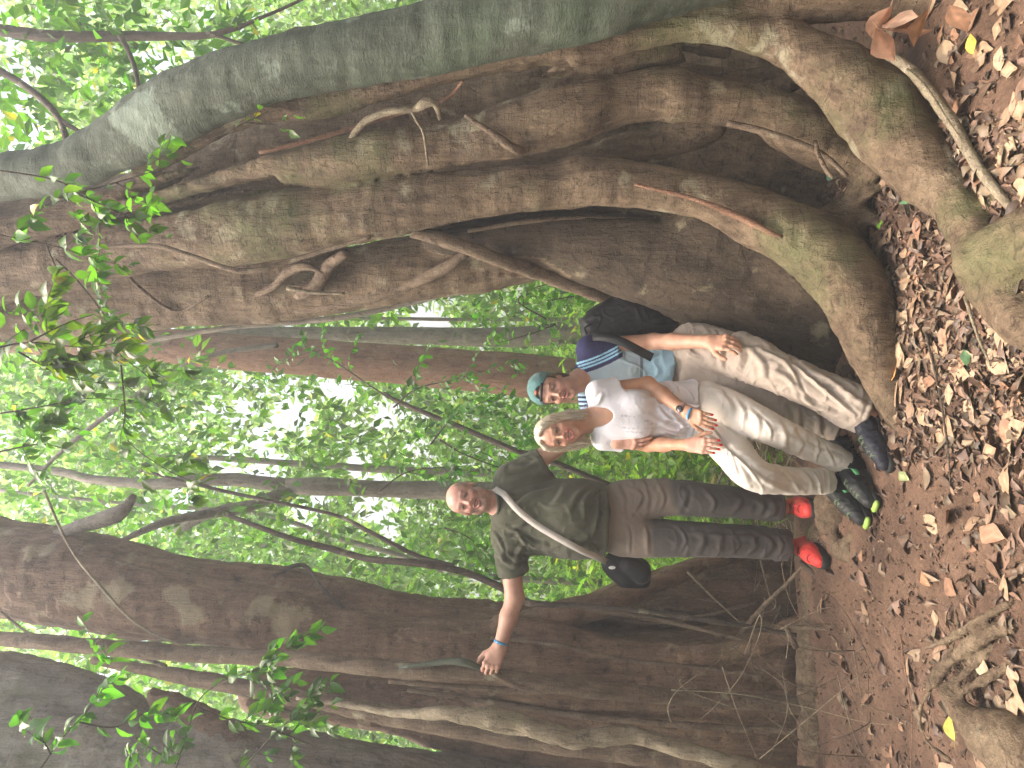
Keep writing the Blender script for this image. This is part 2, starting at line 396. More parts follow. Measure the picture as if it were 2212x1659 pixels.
def leafcol(n, k, base, var=.25, yellow=.04):
    c = np.array(base)*(1+rng.normal(0,var,(n,1))).clip(.45,1.8); c = c*(1+rng.normal(0,.08,(n,3)))
    y = rng.random(n)<yellow*.5; c[y] = np.array((.34,.28,.03))*(.7+.6*rng.random((y.sum(),1)))
    return np.repeat(c.clip(.005,.9),k,axis=0)
# ================= THE SETTING: ground =================
def ground_z(x, y):
    p = np.stack([np.asarray(x,float).ravel(), np.asarray(y,float).ravel(), np.zeros(np.size(x))],1)
    z = .035*fbm(p*1.3,3,3)+.012*fbm(p*7,3,9)
    far = np.clip(p[:,1]-4.8,0,None); z = z-.10*np.minimum(far,14)*(1+0*far)+.12*np.clip(far,0,3)*fbm(p*.35,2,31)
    st_ = np.clip((p[:,1]-(4.12+.25*np.clip(p[:,0]+.2,0,1)))/.45,0,1); z = z-.34*st_*st_*(3-2*st_)
    lb = np.exp(-((p[:,0]+1.5)/1.0)**2-((p[:,1]-3.0)/.7)**2); z = z-.015*lb
    # the bank under the man
    z = z+.05*np.exp(-((p[:,0]+.75)/.55)**2-((p[:,1]-4.0)/.35)**2)
    return z.reshape(np.shape(x))
def axis(c0,c1,h,far):
    a = list(np.arange(c0,c1+1e-6,h)); s=h; x=c1; r=[]
    while x<far: s*=1.22; x+=s; r.append(x)
    s=h; x=c0; l=[]
    while x>-far: s*=1.22; x-=s; l.append(x)
    return np.array(l[::-1]+a+r)
gx = axis(-2.6,2.6,.022,120); gy = axis(1.6,5.4,.022,120)
GX,GY = np.meshgrid(gx,gy,indexing='ij'); GZ = ground_z(GX,GY)
near = (np.abs(GX)<2.8)&(GY>1.4)&(GY<5.6)
pp = np.stack([GX.ravel(),GY.ravel(),np.zeros(GX.size)],1)
GZ = GZ+np.where(near, (.007*fbm(pp*24,3,50)).reshape(GX.shape), 0)
nx,ny = GX.shape; ii = np.arange(nx*ny).reshape(nx,ny)
gf = np.stack([ii[:-1,:-1],ii[1:,:-1],ii[1:,1:],ii[:-1,1:]],-1).reshape(-1,4)
m,nt,b = new_mat('forest_soil'); g = N(nt,'ShaderNodeNewGeometry').outputs['Position']
n1 = noise(nt,g,2.2,7,.65,.3); c = ramp(nt,n1,[(.3,(.078,.046,.032)),(.5,(.165,.099,.066)),(.7,(.26,.162,.110))])
n2 = noise(nt,g,38,6,.7); c = mix(nt,.6,c,ramp(nt,n2,[(.3,(.5,.5,.5)),(.7,(1.35,1.3,1.25))]),'MULTIPLY')
v = N(nt,'ShaderNodeTexVoronoi'); v.inputs['Scale'].default_value=55; nt.links.new(g,v.inputs['Vector'])
c = mix(nt,.5,c,ramp(nt,v.outputs['Distance'],[(.0,(1.35,1.25,1.15)),(.35,(.8,.8,.8))]),'MULTIPLY')
nt.links.new(c,b.inputs['Base Color']); h = bump(nt,n2,.8,.02); h = bump(nt,v.outputs['Distance'],.5,.008,h); h = bump(nt,noise(nt,g,160,4,.7),.6,.004,h)
nt.links.new(h,b.inputs['Normal']); b.inputs['Roughness'].default_value=.85; b.inputs['Specular IOR Level'].default_value=.3
M['soil'] = m
gr = mesh_obj('ground', np.stack([GX.ravel(),GY.ravel(),GZ.ravel()],1), gf, m); gr['kind']='structure'

# ================= fused fig trees =================
def gauss_attr(v, blobs):
    a = np.zeros(len(v))
    for X,Y,rp,d,s in blobs:
        c = P(X,Y,d); r = rp/FPX*d; a = np.maximum(a, s*np.exp(-(((v-c)**2).sum(1))/(r*r)))
    return a
def fig_tree(name, label, cat, base, strands, lo, hi, h, mat, parts, moss, pale, amp=.006, k=.05, disp_seed=1, grooves=()):
    F = Field(lo,hi,h,labels=True)
    for st in strands:
        lab,pts = st[0],st[1]; kk = st[2] if len(st)>2 else k
        r = spline(PR(pts),.04)
        for i in range(len(r)-1): F.cone(r[i,:3],r[i+1,:3],max(r[i,3],.004),max(r[i+1,3],.004),kk,lab=lab)
    for gr_,deep in grooves:
        r = spline(PR(gr_),.04)
        for i in range(len(r)-1): F.cone(r[i,:3],r[i+1,:3],r[i,3],r[i+1,3],.018,sub=True,ell=((0,1,0),deep))
    v,q,lab = F.mesh(); v = relax(v,q,2,.5); n = vnormals(v,q)
    d = amp*2.0*fbm(v*np.array((10,10,1.8)),3,disp_seed)+amp*.9*fbm(v*np.array((6,6,16)),3,disp_seed+5)+amp*.35*fbm(v*60,2,disp_seed+9)
    v = v+n*d[:,None]
    mo = gauss_attr(v,moss); pa = gauss_attr(v,pale)
    root = empty(name, base, label, cat)
    fl = np.median(lab[q],axis=1).astype(int)
    for i in range(1,len(parts)):
        fi = np.where(fl==i)[0]
        if len(fi)<5: fl[fi]=0; continue
        qq = q[fi]; comp = np.arange(len(v))
        for _ in range(4000):
            mn = comp[qq].min(1); c2 = comp.copy()
            for j in range(4): np.minimum.at(c2,qq[:,j],mn)
            c2 = c2[c2]
            if (c2==comp).all(): break
            comp = c2
        cf = comp[qq[:,0]]; u_,n_ = np.unique(cf,return_counts=True); fl[fi[cf!=u_[n_.argmax()]]] = 0
    for i,(pn,ml) in enumerate(parts):
        keep = fl==i
        if keep.sum()<5: continue
        vv,qq,a1,a2 = compact(v,q,keep,mo,pa)
        mesh_obj(pn,vv,qq,ml or mat,root,attrs={'moss':a1,'pale':a2})
    return root
def part_tube(root, name, pts, mat, d=None, ns=10, rough=.12, step=.03):
    mb = MB(); mb.tube(PR(pts,d), step, ns, rough, seed=len(root.children)+3); return mb.build(name, mat, root)
# --- the big fig on the right (image top) ---
R_str = [
 # 0 trunk: inner mass
 (0,[(-500,760,110,4.3),(0,560,110,4.3),(300,500,110,4.3),(600,440,105,4.25),(900,380,100,4.2),(1150,330,100,4.1),(1350,310,100,4.05)],.06),
 (0,[(300,450,60,4.1),(600,330,60,4.05),(900,250,60,4.0),(1200,190,70,3.95),(1450,180,80,3.9),(1700,190,80,3.85),(1850,250,80,3.8)],.06),
 (0,[(1250,300,90,4.1),(1500,300,100,4.05),(1700,350,110,4.0),(1840,420,100,3.95),(1900,480,70,3.8)],.06),
 # 0 trunk: main strands
 (0,[(-500,640,40,3.75),(-200,560,36,3.7),(0,500,34,3.66),(150,465,32,3.62),(307,420,29,3.56),(450,388,32,3.5),(555,362,36,3.45),(713,350,50,3.4),(817,330,52,3.36),(956,318,42,3.33),(1090,285,55,3.28),(1234,240,64,3.24),(1362,213,48,3.22),(1444,205,54,3.2),(1565,222,44,3.2),(1660,240,44,3.2),(1756,268,46,3.2)],.012),
 (0,[(-500,800,80,3.95),(-200,680,70,3.9),(0,592,62,3.85),(150,560,62,3.8),(307,527,62,3.74),(450,502,72,3.68),(555,487,76,3.62),(713,470,66,3.55),(817,450,66,3.5),(956,424,56,3.45),(1100,408,52,3.42),(1234,398,50,3.4),(1362,402,36,3.38),(1460,414,34,3.36)],.012),
 (0,[(150,620,60,4.1),(400,590,60,4.05),(700,570,60,4.0)],.05),
 (0,[(-300,800,60,4.25),(0,670,75,4.2),(200,665,65,4.15),(340,640,62,4.1),(600,625,62,4.05),(760,605,60,4.0),(900,580,62,3.95),(1050,555,62,3.95),(1200,520,62,3.9)],.04),
 (0,[(1130,230,36,3.3),(1220,175,34,3.26),(1320,130,32,3.22),(1420,105,28,3.2),(1560,110,26,3.25)],.02),
 (0,[(1180,385,36,3.55),(1300,345,36,3.52),(1430,305,38,3.48),(1530,270,38,3.4)],.02),
 # 1 root: outer strand that arches over and runs across the ground
 (1,[(300,370,16,3.5),(450,290,18,3.45),(555,245,22,3.4),(713,222,28,3.35),(835,195,24,3.28),(956,170,25,3.2),(1100,140,28,3.15),(1234,110,32,3.1),(1407,66,32,3.05),(1500,50,36,3.02),(1600,62,38,3.0),(1670,80,40,2.98),(1740,110,48,2.95),(1820,165,66,2.93),(1890,240,78,2.9),(1950,310,78,2.85),(2010,370,66,2.78),(2065,430,54,2.68),(2110,520,50,2.55),(2150,610,54,2.45),(2215,680,60,2.35),(2300,740,60,2.2)],.014),
 (1,[(1640,20,40,3.0),(1500,15,42,3.05),(1350,60,36,3.1)],.03),
 (1,[(1640,20,40,3.0),(1800,-10,50,2.95),(2000,-20,60,2.9),(2250,-20,62,2.6)],.03),
 # 2 root: foot of the middle strand
 (2,[(1700,268,54,3.2),(1780,308,50,3.2),(1850,345,46,3.22),(1900,372,30,3.22),(1930,380,22,3.2)],.03),
 # 3 root: pale root sweeping to the feet
 (3,[(1250,385,48,3.38),(1380,402,44,3.36),(1500,422,42,3.34),(1600,455,50,3.3),(1700,498,60,3.25),(1780,552,70,3.2),(1840,625,66,3.15),(1875,710,54,3.12),(1903,800,44,3.1),(1930,870,32,3.08),(1950,925,20,3.06),(1962,955,10,3.05)],.03),
 (3,[(1780,520,60,3.3),(1830,470,40,3.3),(1860,430,30,3.3)],.05),
 # 4 buttress plank behind the young man
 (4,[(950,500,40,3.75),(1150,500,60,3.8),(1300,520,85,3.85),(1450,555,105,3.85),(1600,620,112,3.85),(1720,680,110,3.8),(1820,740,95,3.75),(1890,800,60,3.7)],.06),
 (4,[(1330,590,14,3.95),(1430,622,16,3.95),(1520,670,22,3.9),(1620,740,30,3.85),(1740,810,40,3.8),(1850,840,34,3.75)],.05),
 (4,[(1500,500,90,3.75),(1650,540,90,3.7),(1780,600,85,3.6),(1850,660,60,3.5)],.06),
 # 5 root: short bridging root and rootlets
 (5,[(1825,432,16,3.25),(1870,385,20,3.15),(1920,315,22,3.05),(1945,285,18,2.98)],.015),
 (5,[(1825,440,14,3.25),(1880,470,16,3.2),(1940,492,14,3.1),(2010,520,16,3.0),(2080,590,14,2.8),(2130,640,12,2.65)],.015),
 (5,[(1830,452,12,3.25),(1875,420,10,3.15),(1915,395,8,3.1)],.015),
 # 6 root: mound at the lower edge
 (6,[(2100,560,36,2.5),(2160,560,60,2.42),(2230,540,80,2.35),(2330,500,80,2.2)],.04),
 (6,[(2140,440,14,2.52),(2190,400,22,2.45),(2260,350,30,2.4)],.03),
]
right_tree = fig_tree('strangler_fig_tree','huge strangler fig with fused brown strands and arching roots beside the young man','tree',P(1880,400,3.5),
  R_str,(-.35,1.9,-.15),(2.35,4.75,4.9),.0125,M['bark'],
  [('trunk',None),('root',None),('root',None),('root',None),('buttress_root',M['bark_butt_shaded']),('root',None),('root',None)],
  moss=[(1900,250,110,2.9,1.0),(1750,560,120,3.2,.7),(560,440,160,3.5,.75),(760,330,120,3.4,.9),(1200,150,80,3.2,.5),(2150,560,120,2.4,1.0),(2100,480,110,2.6,.8),(1500,20,150,3.0,.9),(400,390,120,3.5,.6),(1480,210,60,3.2,.5),(1700,500,60,3.25,.8)],
  pale=[(1560,215,30,3.2,1.0),(1950,330,60,2.9,1.1),(1900,180,60,2.95,.6),(1400,400,45,3.36,.9),(1500,425,30,3.34,1.0),(500,470,120,3.5,.5),(1290,545,16,3.75,1.3),(1560,55,90,3.0,1.1),(900,330,90,3.3,.5),(1830,600,60,3.15,.6)],
  amp=.0055, grooves=[([(230,412,9,3.4),(400,362,14,3.38),(586,306,20,3.36),(750,264,24,3.32),(900,232,26,3.28),(1050,200,24,3.24),(1180,165,14,3.2),(1240,150,4,3.2)],8),
   ([(760,396,5,3.5),(926,376,9,3.48),(1113,345,13,3.45),(1230,325,13,3.42)],5),([(250,470,9,3.62),(330,460,12,3.6),(457,433,12,3.56),(560,408,10,3.5),(640,378,6,3.45)],5),
   ([(330,590,5,3.8),(560,595,7,3.72),(703,556,9,3.65),(850,518,9,3.6)],3),([(1440,128,10,3.3),(1540,150,16,3.3),(1640,172,18,3.28),(1720,195,12,3.25)],5),
   ([(930,505,10,3.7),(1060,480,12,3.7),(1200,462,14,3.7),(1330,462,8,3.68),(1440,480,2,3.65)],3)])
# clinging aerial roots of the big fig
AR = [
 ([(735,335,7,3.33),(790,262,8,3.25),(860,238,8,3.2),(900,235,9,3.2),(918,222,11,3.15),(940,222,9,3.15),(948,245,6,3.2),(950,258,4,3.25)],'vine_light'),
 ([(888,236,4,3.2),(900,262,3,3.2),(915,290,3,3.2),(925,360,2.5,3.25)],'vine_light'),
 ([(1005,250,4,3.2),(1060,285,7,3.16),(1110,320,10,3.18),(1140,330,5,3.3)],'vine'),
 ([(560,330,4,3.3),(700,295,5,3.3),(850,250,4,3.3),(960,215,4,3.2),(1000,175,3,3.1)],'bark_red'),
 ([(890,500,14,3.62),(980,525,15,3.6),(1080,562,15,3.68),(1180,595,16,3.85),(1260,625,16,3.95),(1335,655,14,4.05),(1420,690,12,4.2),(1700,720,12,4.3)],'vine'),
 ([(1010,545,10,3.7),(960,580,12,3.75),(880,615,14,3.85),(800,640,14,3.9),(700,662,12,3.95),(560,672,11,4.0),(430,682,9,4.05),(345,690,6,4.1)],'vine'),
 ([(750,545,8,3.65),(710,575,14,3.75),(680,620,16,3.85),(640,640,8,3.9)],'vine'),
 ([(700,590,3,3.75),(660,575,9,3.75),(620,590,10,3.8),(590,620,8,3.85),(520,650,6,3.95)],'vine'),
 ([(620,622,5,3.8),(680,632,4,3.8),(745,634,3,3.8)],'vine_light'),
 ([(210,535,4,3.55),(330,530,5,3.5),(400,548,5,3.5),(500,582,6,3.5),(560,582,6,3.5),(640,560,5,3.5),(800,512,4,3.42)],'vine'),
 ([(250,560,4,3.7),(300,620,4,3.85),(380,672,3,3.95),(450,640,3,3.9)],'vine'),
 ([(1570,265,7,3.12),(1640,282,8,3.1),(1720,308,8,3.08),(1780,335,6,3.08),(1830,380,5,3.1)],'vine'),
 ([(1760,305,5,3.08),(1770,340,5,3.05),(1790,375,5,3.02),(1800,385,3,3.0)],'vine'),
 ([(1370,398,3,3.25),(1500,430,5,3.22),(1600,470,8,3.18),(1660,500,6,3.15),(1690,512,3,3.15)],'bark_red'),
 ([(1010,500,4,3.6),(1130,480,5,3.6),(1250,470,4,3.65),(1400,475,4,3.65)],'vine'),
 ([(1900,110,8,2.82),(1960,145,12,2.75),(2010,200,13,2.68),(2060,270,13,2.6),(2100,340,12,2.55),(2150,410,11,2.45),(2215,480,10,2.35)],'vine_light'),
 ([(1960,150,3,2.72),(2000,190,4,2.64),(2040,250,3,2.57),(2075,300,3,2.54)],'vine_light'),
 ([(1470,150,16,3.4),(1600,165,16,3.38),(1720,150,14,3.3),(1790,130,14,3.2)],'bark'),
 ([(1560,250,20,3.5),(1650,205,22,3.4),(1760,150,22,3.2)],'bark'),
]
for pts,mt in AR: part_tube(right_tree,'aerial_root',pts,M[mt],step=.02)
# --- the fig on the left (image bottom) ---
L_str = [
 (0,[(-400,1130,90,4.9),(0,1225,92,4.75),(150,1250,92,4.7),(300,1290,78,4.6),(450,1318,68,4.55),(600,1348,60,4.5),(713,1375,56,4.5),(850,1395,55,4.5),(1000,1410,70,4.5),(1200,1440,80,4.5),(1400,1470,85,4.5),(1600,1490,85,4.45),(1800,1490,80,4.4)],.04),
 (0,[(-100,1150,20,4.85),(100,1165,26,4.8),(250,1200,30,4.75),(400,1245,36,4.7),(560,1272,44,4.7),(750,1310,52,4.7),(900,1345,52,4.7),(1060,1370,62,4.7),(1250,1390,70,4.7),(1500,1400,90,4.7),(1800,1400,100,4.7)],.05),
 (0,[(560,1500,40,4.9),(800,1500,60,4.9),(1000,1520,95,4.9),(1200,1560,120,4.9),(1500,1600,140,4.9),(1850,1600,140,4.9)],.05),
 (0,[(1050,1500,30,4.6),(1250,1540,40,4.5),(1450,1560,45,4.45),(1700,1570,45,4.4)],.05),
 (1,[(1110,1350,22,4.55),(1200,1330,24,4.5),(1300,1306,22,4.5),(1400,1268,18,4.55),(1480,1232,15,4.6),(1530,1212,15,4.62),(1600,1195,16,4.66),(1700,1180,22,4.7),(1800,1170,40,4.8)],.04),
 (1,[(1300,1350,60,4.85),(1450,1320,80,4.85),(1600,1290,90,4.85),(1800,1280,90,4.85)],.06),
 (2,[(1080,1345,20,4.45),(1200,1372,20,4.4),(1330,1402,20,4.35),(1460,1412,20,4.3),(1580,1403,20,4.25),(1680,1375,20,4.2),(1760,1345,22,4.15)],.04),
 (2,[(1300,1440,40,4.45),(1500,1440,45,4.4),(1700,1420,45,4.35)],.06),
 (3,[(1775,1150,30,3.88),(1768,1230,26,4.0),(1762,1320,26,4.02),(1758,1420,28,4.02),(1760,1520,30,4.0),(1768,1640,32,3.95),(1790,1800,34,3.9)],.04),
 (3,[(1790,1130,28,3.75),(1800,1100,34,3.7),(1815,1060,34,3.65),(1820,1010,26,3.65),(1810,960,20,3.75)],.05),
 (3,[(1800,1160,16,3.65),(1815,1185,16,3.6),(1850,1200,14,3.52),(1890,1203,13,3.42),(1915,1205,10,3.36)],.02),
 (3,[(1812,1183,12,3.6),(1840,1160,12,3.52),(1870,1145,10,3.44),(1892,1138,8,3.38)],.015),
]
left_tree = fig_tree('buttressed_fig_tree','tall fig on the left with planked buttress roots behind the man in green','tree',P(1750,1450,4.6),
  L_str,(-3.0,3.2,-.2),(.05,5.6,5.2),.016,M['bark_left'],
  [('trunk',None),('buttress_root',None),('buttress_root',None),('root',M['bark'])],
  moss=[(1780,1300,200,3.95,.3)],
  pale=[(250,1275,30,4.4,1.5),(180,1290,40,4.4,1.1),(380,1290,22,4.4,1.5),(410,1330,34,4.35,1.3),(560,1310,30,4.4,1.3),(620,1345,50,4.35,1.2),(0,1130,60,4.6,.9),(70,1190,40,4.5,.9),(50,1230,60,4.5,.7)],
  amp=.007,disp_seed=21,grooves=[([(330,1248,6,4.5),(560,1300,9,4.5),(713,1335,11,4.5),(850,1362,11,4.5),(1000,1382,13,4.5),(1150,1405,12,4.5),(1350,1435,5,4.45)],1.6),
   ([(950,1462,8,4.5),(1100,1480,14,4.5),(1300,1512,16,4.5),(1550,1535,5,4.5)],1.6),([(1180,1352,10,4.6),(1300,1352,14,4.6),(1450,1340,16,4.6),(1600,1330,8,4.6)],2),
   ([(0,1300,4,4.6),(150,1322,7,4.6),(300,1352,7,4.55),(430,1372,4,4.5)],4),([(60,1172,7,4.75),(130,1195,9,4.7),(200,1215,6,4.68)],3)])
part_tube(left_tree,'broken_branch',[(120,1158,13,4.7),(170,1138,15,4.65),(215,1124,17,4.6),(250,1112,20,4.6),(275,1092,13,4.6),(290,1070,8,4.6)],M['bark_grey'])
part_tube(left_tree,'aerial_root',[(560,1262,4,4.6),(650,1220,5,4.62),(700,1275,4,4.5),(760,1330,4,4.5)],M['dark_twig'])
for pts in ([(250,1215,4,4.5),(420,1262,5,4.48),(600,1312,5,4.42),(760,1352,4,4.4)],[(1060,1378,4,4.35),(1200,1392,5,4.3),(1350,1425,5,4.28),(1500,1440,4,4.25),(1650,1462,4,4.2)],
    [(760,1420,4,4.35),(900,1432,5,4.33),(1100,1442,5,4.3),(1300,1462,4,4.28)],[(880,1490,5,4.4),(1050,1515,6,4.35),(1250,1545,7,4.3),(1500,1568,8,4.2),(1720,1580,8,4.1)],
    [(1190,1340,5,4.5),(1330,1315,4,4.5),(1450,1290,3,4.5),(1560,1300,3,4.5)],[(1300,1330,3,4.5),(1400,1345,4,4.48),(1520,1330,4,4.45),(1640,1300,3,4.4)],[(1130,1300,5,4.45),(1280,1318,5,4.42),(1450,1345,5,4.35),(1620,1385,4,4.2)]):
    part_tube(left_tree,'aerial_root',pts,M['vine'],step=.02)
# --- far left grey trunk and its neighbour strand ---
grey_tree = fig_tree('leaning_grey_tree','rough grey trunk leaning into the lower corner beyond the leafy twigs','tree',P(1500,1850,4.6),
  [(0,[(-300,1560,100,4.5),(0,1600,110,4.4),(200,1625,105,4.4),(400,1665,105,4.4),(700,1720,110,4.4),(1100,1780,110,4.5),(1700,1850,120,4.6)]),
   (0,[(-300,1440,40,4.5),(0,1470,50,4.5),(150,1500,50,4.5),(260,1560,60,4.4)]),
   (1,[(330,1500,14,4.3),(400,1540,18,4.3),(480,1575,18,4.3),(540,1620,16,4.3)])],
  (-3.6,3.7,-.2),(-1.2,5.2,5.0),.02,M['bark_grey'],[('trunk',None),('branch',M['bark_left'])],moss=[(100,1600,200,4.4,.5)],pale=[(200,1620,120,4.3,.4)],amp=.009,disp_seed=41)
# --- the smooth pale trunk crossing in front ---
pale_tree = fig_tree('smooth_leaning_tree','smooth grey green trunk with a pale lichen patch leaning along the right edge','tree',P(2050,-300,2.9),
  [(0,[(-500,430,34,3.9),(-250,405,36,3.7),(0,383,39,3.5),(139,362,42,3.42),(243,312,46,3.34),(330,264,60,3.28),(400,222,62,3.22),(470,190,59,3.16),(555,160,55,3.1),(713,126,56,3.04),(850,100,59,3.0),(956,74,62,2.97),(1100,34,70,2.93),(1234,0,80,2.9),(1407,-55,86,2.88),(1600,-130,100,2.88),(1850,-230,115,2.9),(2100,-320,125,2.9)])],
  (.6,2.4,-.25),(2.6,4.2,5.2),.0125,M['bark_pale'],[('trunk',None)],moss=[(1000,80,160,2.9,.6),(1250,20,130,2.85,.7)],
  pale=[(325,262,62,3.15,2.6),(900,70,50,2.8,.7),(700,130,40,2.9,.7),(1100,90,30,2.8,.9)],amp=.005,disp_seed=61)
def thing_tube(name, label, cat, pts, mat, d=None, ns=10, rough=.12, step=.03, group=None, sides=()):
    mb = MB(); mb.tube(PR(pts,d), step, ns, rough, seed=int(abs(pts[0][0]*7+pts[0][1]))%997)
    for s in sides: mb.tube(PR(s,d), step, max(6,ns-3), rough, seed=5)
    return tag(set_origin(mb.build(name, M[mat] if isinstance(mat,str) else mat)), label, cat, group)
# --- lianas ---
thing_tube('liana','brown liana the man in green grips with his right hand','liana',
  [(-150,1370,15,4.2),(0,1380,16,4.15),(150,1392,17,4.1),(400,1412,18,4.1),(600,1422,17,4.05),(713,1432,17,4.0),(860,1448,18,3.95),(980,1452,18,3.93),(1060,1456,15,3.92),(1150,1472,17,3.92),(1260,1488,18,3.95),(1400,1500,18,4.0),(1560,1512,18,4.05),(1700,1522,18,4.05),(1790,1530,20,4.0)],'vine',ns=14,
  sides=[[(840,1470,6,3.98),(950,1480,6,3.97),(1100,1490,7,3.97),(1220,1490,8,3.96)],[(1060,1450,9,3.9),(1120,1480,9,3.9),(1200,1492,8,3.92),(1300,1494,6,3.94)]])
thing_tube('liana','grey green loop of vine just above the gripping hand','liana',[(840,1446,1.5,3.93),(890,1438,4,3.91),(930,1433,6,3.9),(975,1428,7,3.88),(1010,1432,8,3.87),(1040,1444,6,3.9),(1075,1456,2,3.93)],'bark_pale')
thing_tube('twisted_liana','thick twisted pale liana in the left foreground','liana',
  [(640,1508,3,3.98),(760,1524,6,3.92),(860,1542,9,3.82),(950,1541,14,3.72),(1010,1545,18,3.68),(1060,1548,19,3.66),(1120,1560,20,3.64),(1180,1580,20,3.62),(1240,1598,20,3.6),(1300,1592,18,3.6),(1360,1590,18,3.6),(1430,1605,19,3.58),(1500,1625,18,3.55),(1600,1655,16,3.5),(1750,1700,16,3.5)],'vine_light',ns=14,rough=.25,
  sides=[[(1020,1560,8,3.7),(1100,1580,8,3.68),(1200,1585,8,3.6),(1300,1602,8,3.58)]])
thing_tube('liana','long brown liana running down beside the twisted pale one','liana',
  [(200,1425,9,4.3),(400,1462,16,4.2),(560,1492,18,4.1),(713,1518,20,4.05),(850,1545,22,4.0),(1000,1575,22,3.95),(1200,1606,22,3.9),(1400,1632,24,3.85),(1600,1660,26,3.8),(1800,1690,26,3.8)],'vine',ns=12)
thing_tube('liana','thin wandering root crossing the left fig trunk near the top','liana',[(0,1320,3,4.2),(30,1345,3,4.2),(80,1375,3,4.15),(200,1400,4,4.1),(300,1420,5,4.1),(360,1440,5,4.1)],'vine_light',sides=[[(95,1060,3,4.3),(150,1180,3,4.25),(220,1270,3.5,4.2),(300,1350,3,4.15),(420,1408,3,4.08)]])
thing_tube('liana','slender dark liana slanting behind the gap between man and woman','liana',[(830,850,4,5.6),(870,872,5,5.5),(1000,925,6,5.4),(1110,972,6.5,5.3),(1200,1000,6.5,5.3),(1310,1045,6.5,5.3),(1450,1100,7,5.3)],'dark_twig')
thing_tube('liana','long bent brown liana passing behind the outstretched arm','liana',[(490,1112,5,4.5),(620,1160,6,4.4),(713,1185,7,4.4),(800,1208,7.5,4.35),(900,1216,8,4.3),(1000,1235,8,4.3),(1080,1268,8,4.25),(1130,1298,8,4.25),(1170,1305,7,4.2),(1280,1310,6,4.15),(1400,1322,6,4.1),(1560,1345,6,4.05),(1720,1372,5,4.0)],'dark_twig')
thing_tube('liana','thin brown liana above the bent one','liana',[(300,1015,3,5.2),(480,1060,4,5.1),(713,1110,4,5),(800,1150,5,4.9),(900,1200,5,4.8),(980,1222,5,4.7)],'dark_twig')
thing_tube('liana','grey green pole like liana slanting past the big fig','liana',[(180,775,4,4.9),(330,735,6,4.8),(500,707,6,4.7),(650,695,6.5,4.65),(760,682,6.5,4.6),(880,655,7,4.55),(960,635,6,4.5)],'bark_grey')
thing_tube('liana','slim grey stem slanting behind the upper leaves','liana',[(60,1050,3,6.0),(150,960,5,6.0),(300,850,6,6.0),(450,770,6,6.0),(600,745,6,6)],'bark_grey')
# ================= trees and foliage behind =================
def bg_tree(name,label,cat,trunk,mat,branches=(),crowns=(),ns=14,leafsz=.1,leafc=(.07,.16,.02),rough=.1,group=None):
    base = P(trunk[-1][0],trunk[-1][1],trunk[-1][3])
    root = empty(name,base,label,cat,group)
    mb = MB(); mb.tube(PR(trunk),.12,ns,rough,seed=len(label)); mb.build('trunk',M[mat],root)
    for b_ in branches: part_tube(root,'branch',b_,M[mat],ns=8,step=.08)
    if crowns:
        pos=[];
        for X,Y,d,rad,n in crowns:
            c = P(X,Y,d); nc = max(3,n//25); cc = c+rng.normal(0,1,(nc,3))*rad*np.array((1,.7,1))*.6
            k = rng.integers(0,nc,n); pos.append(cc[k]+rng.normal(0,.16,(n,3)))
        pos = np.vstack(pos); n = len(pos)
        dr = rng.normal(0,1,(n,3)); dr[:,2]-=.6; nr = rng.normal(0,.7,(n,3)); nr[:,2]+=1
        v,q,t,k = leaves(pos,dr,nr,leafsz*(.6+.7*rng.random(n)),simple=True)
        mesh_obj('crown',v,q,M['leaf_far'],root,col=leafcol(n,k,leafc),smooth=False)
    return root
bg_tree('red_barked_tree','thick straight red brown trunk standing behind the cap of the young man','tree',
  [(-500,690,34,7.2),(0,725,36,7.2),(300,742,38,7.2),(500,760,39,7.2),(713,776,41,7.2),(900,790,43,7.2),(1100,808,46,7.2),(1260,824,49,7.2),(1500,840,56,7.2)],'bark_red',
  crowns=[(60,700,7.5,.9,600),(-100,760,7.5,1.5,700)],ns=22,rough=.05)
bg_tree('mossy_slim_tree','slim mossy trunk just right of the thick red brown one','tree',
  [(-400,735,14,8),(0,735,14,8),(500,722,15,8),(713,722,16,8),(900,725,19,8),(1100,728,22,8),(1300,712,27,8),(1450,700,32,8)],'bark_grey',crowns=[(150,700,8,1,400)],ns=14)
bg_tree('forked_grey_tree','grey forked tree rising behind the bald head of the man','tree',
  [(620,1050,17,6.2),(680,1050,20,6.2),(750,1053,18,6.2),(850,1057,19,6.2),(960,1060,21,6.2),(1100,1066,22,6.2),(1500,1075,26,6.2)],'bark_grey',
  branches=[[(-300,980,6,6.4),(80,1012,8,6.4),(200,1035,10,6.3),(330,1045,12,6.2),(480,1035,14,6.2),(560,1042,15,6.2),(640,1050,16,6.2)],
            [(700,1052,14,6.2),(640,1055,13,6.2),(590,1072,13,6.1),(540,1095,12,6.0),(450,1110,11,5.8),(350,1130,9,5.6),(270,1165,6,5.5),(180,1215,3,5.4)],
            [(560,1085,8,6.1),(480,1100,9,6.0),(420,1125,12,6),(380,1150,8,6)]],
  crowns=[(250,1030,6.5,.8,500),(450,1120,6.4,.6,300)])
bg_tree('slender_tree','slender pale trunk between the forked tree and the liana','tree',
  [(300,985,4,9),(480,990,6,9),(620,1000,7,9),(850,1015,8,9),(1000,1020,9,9),(1400,1030,11,9)],'bark_grey',crowns=[(300,960,7.5,.8,400)])
bg_tree('slender_tree','slim pale trunk to the left of the man under the diagonal lianas','tree',
  [(0,1060,4,8),(300,1090,4,8),(560,1110,5,8),(720,1160,6,8),(850,1195,6,8),(1000,1240,7,8),(1300,1260,8,8)],'bark_grey')
bg_tree('slender_tree','pair of thin trunks just above the backpack behind the big fig','tree',
  [(500,690,3,10),(800,688,4,10),(1000,690,4,10),(1300,690,5,10)],'bark_grey')
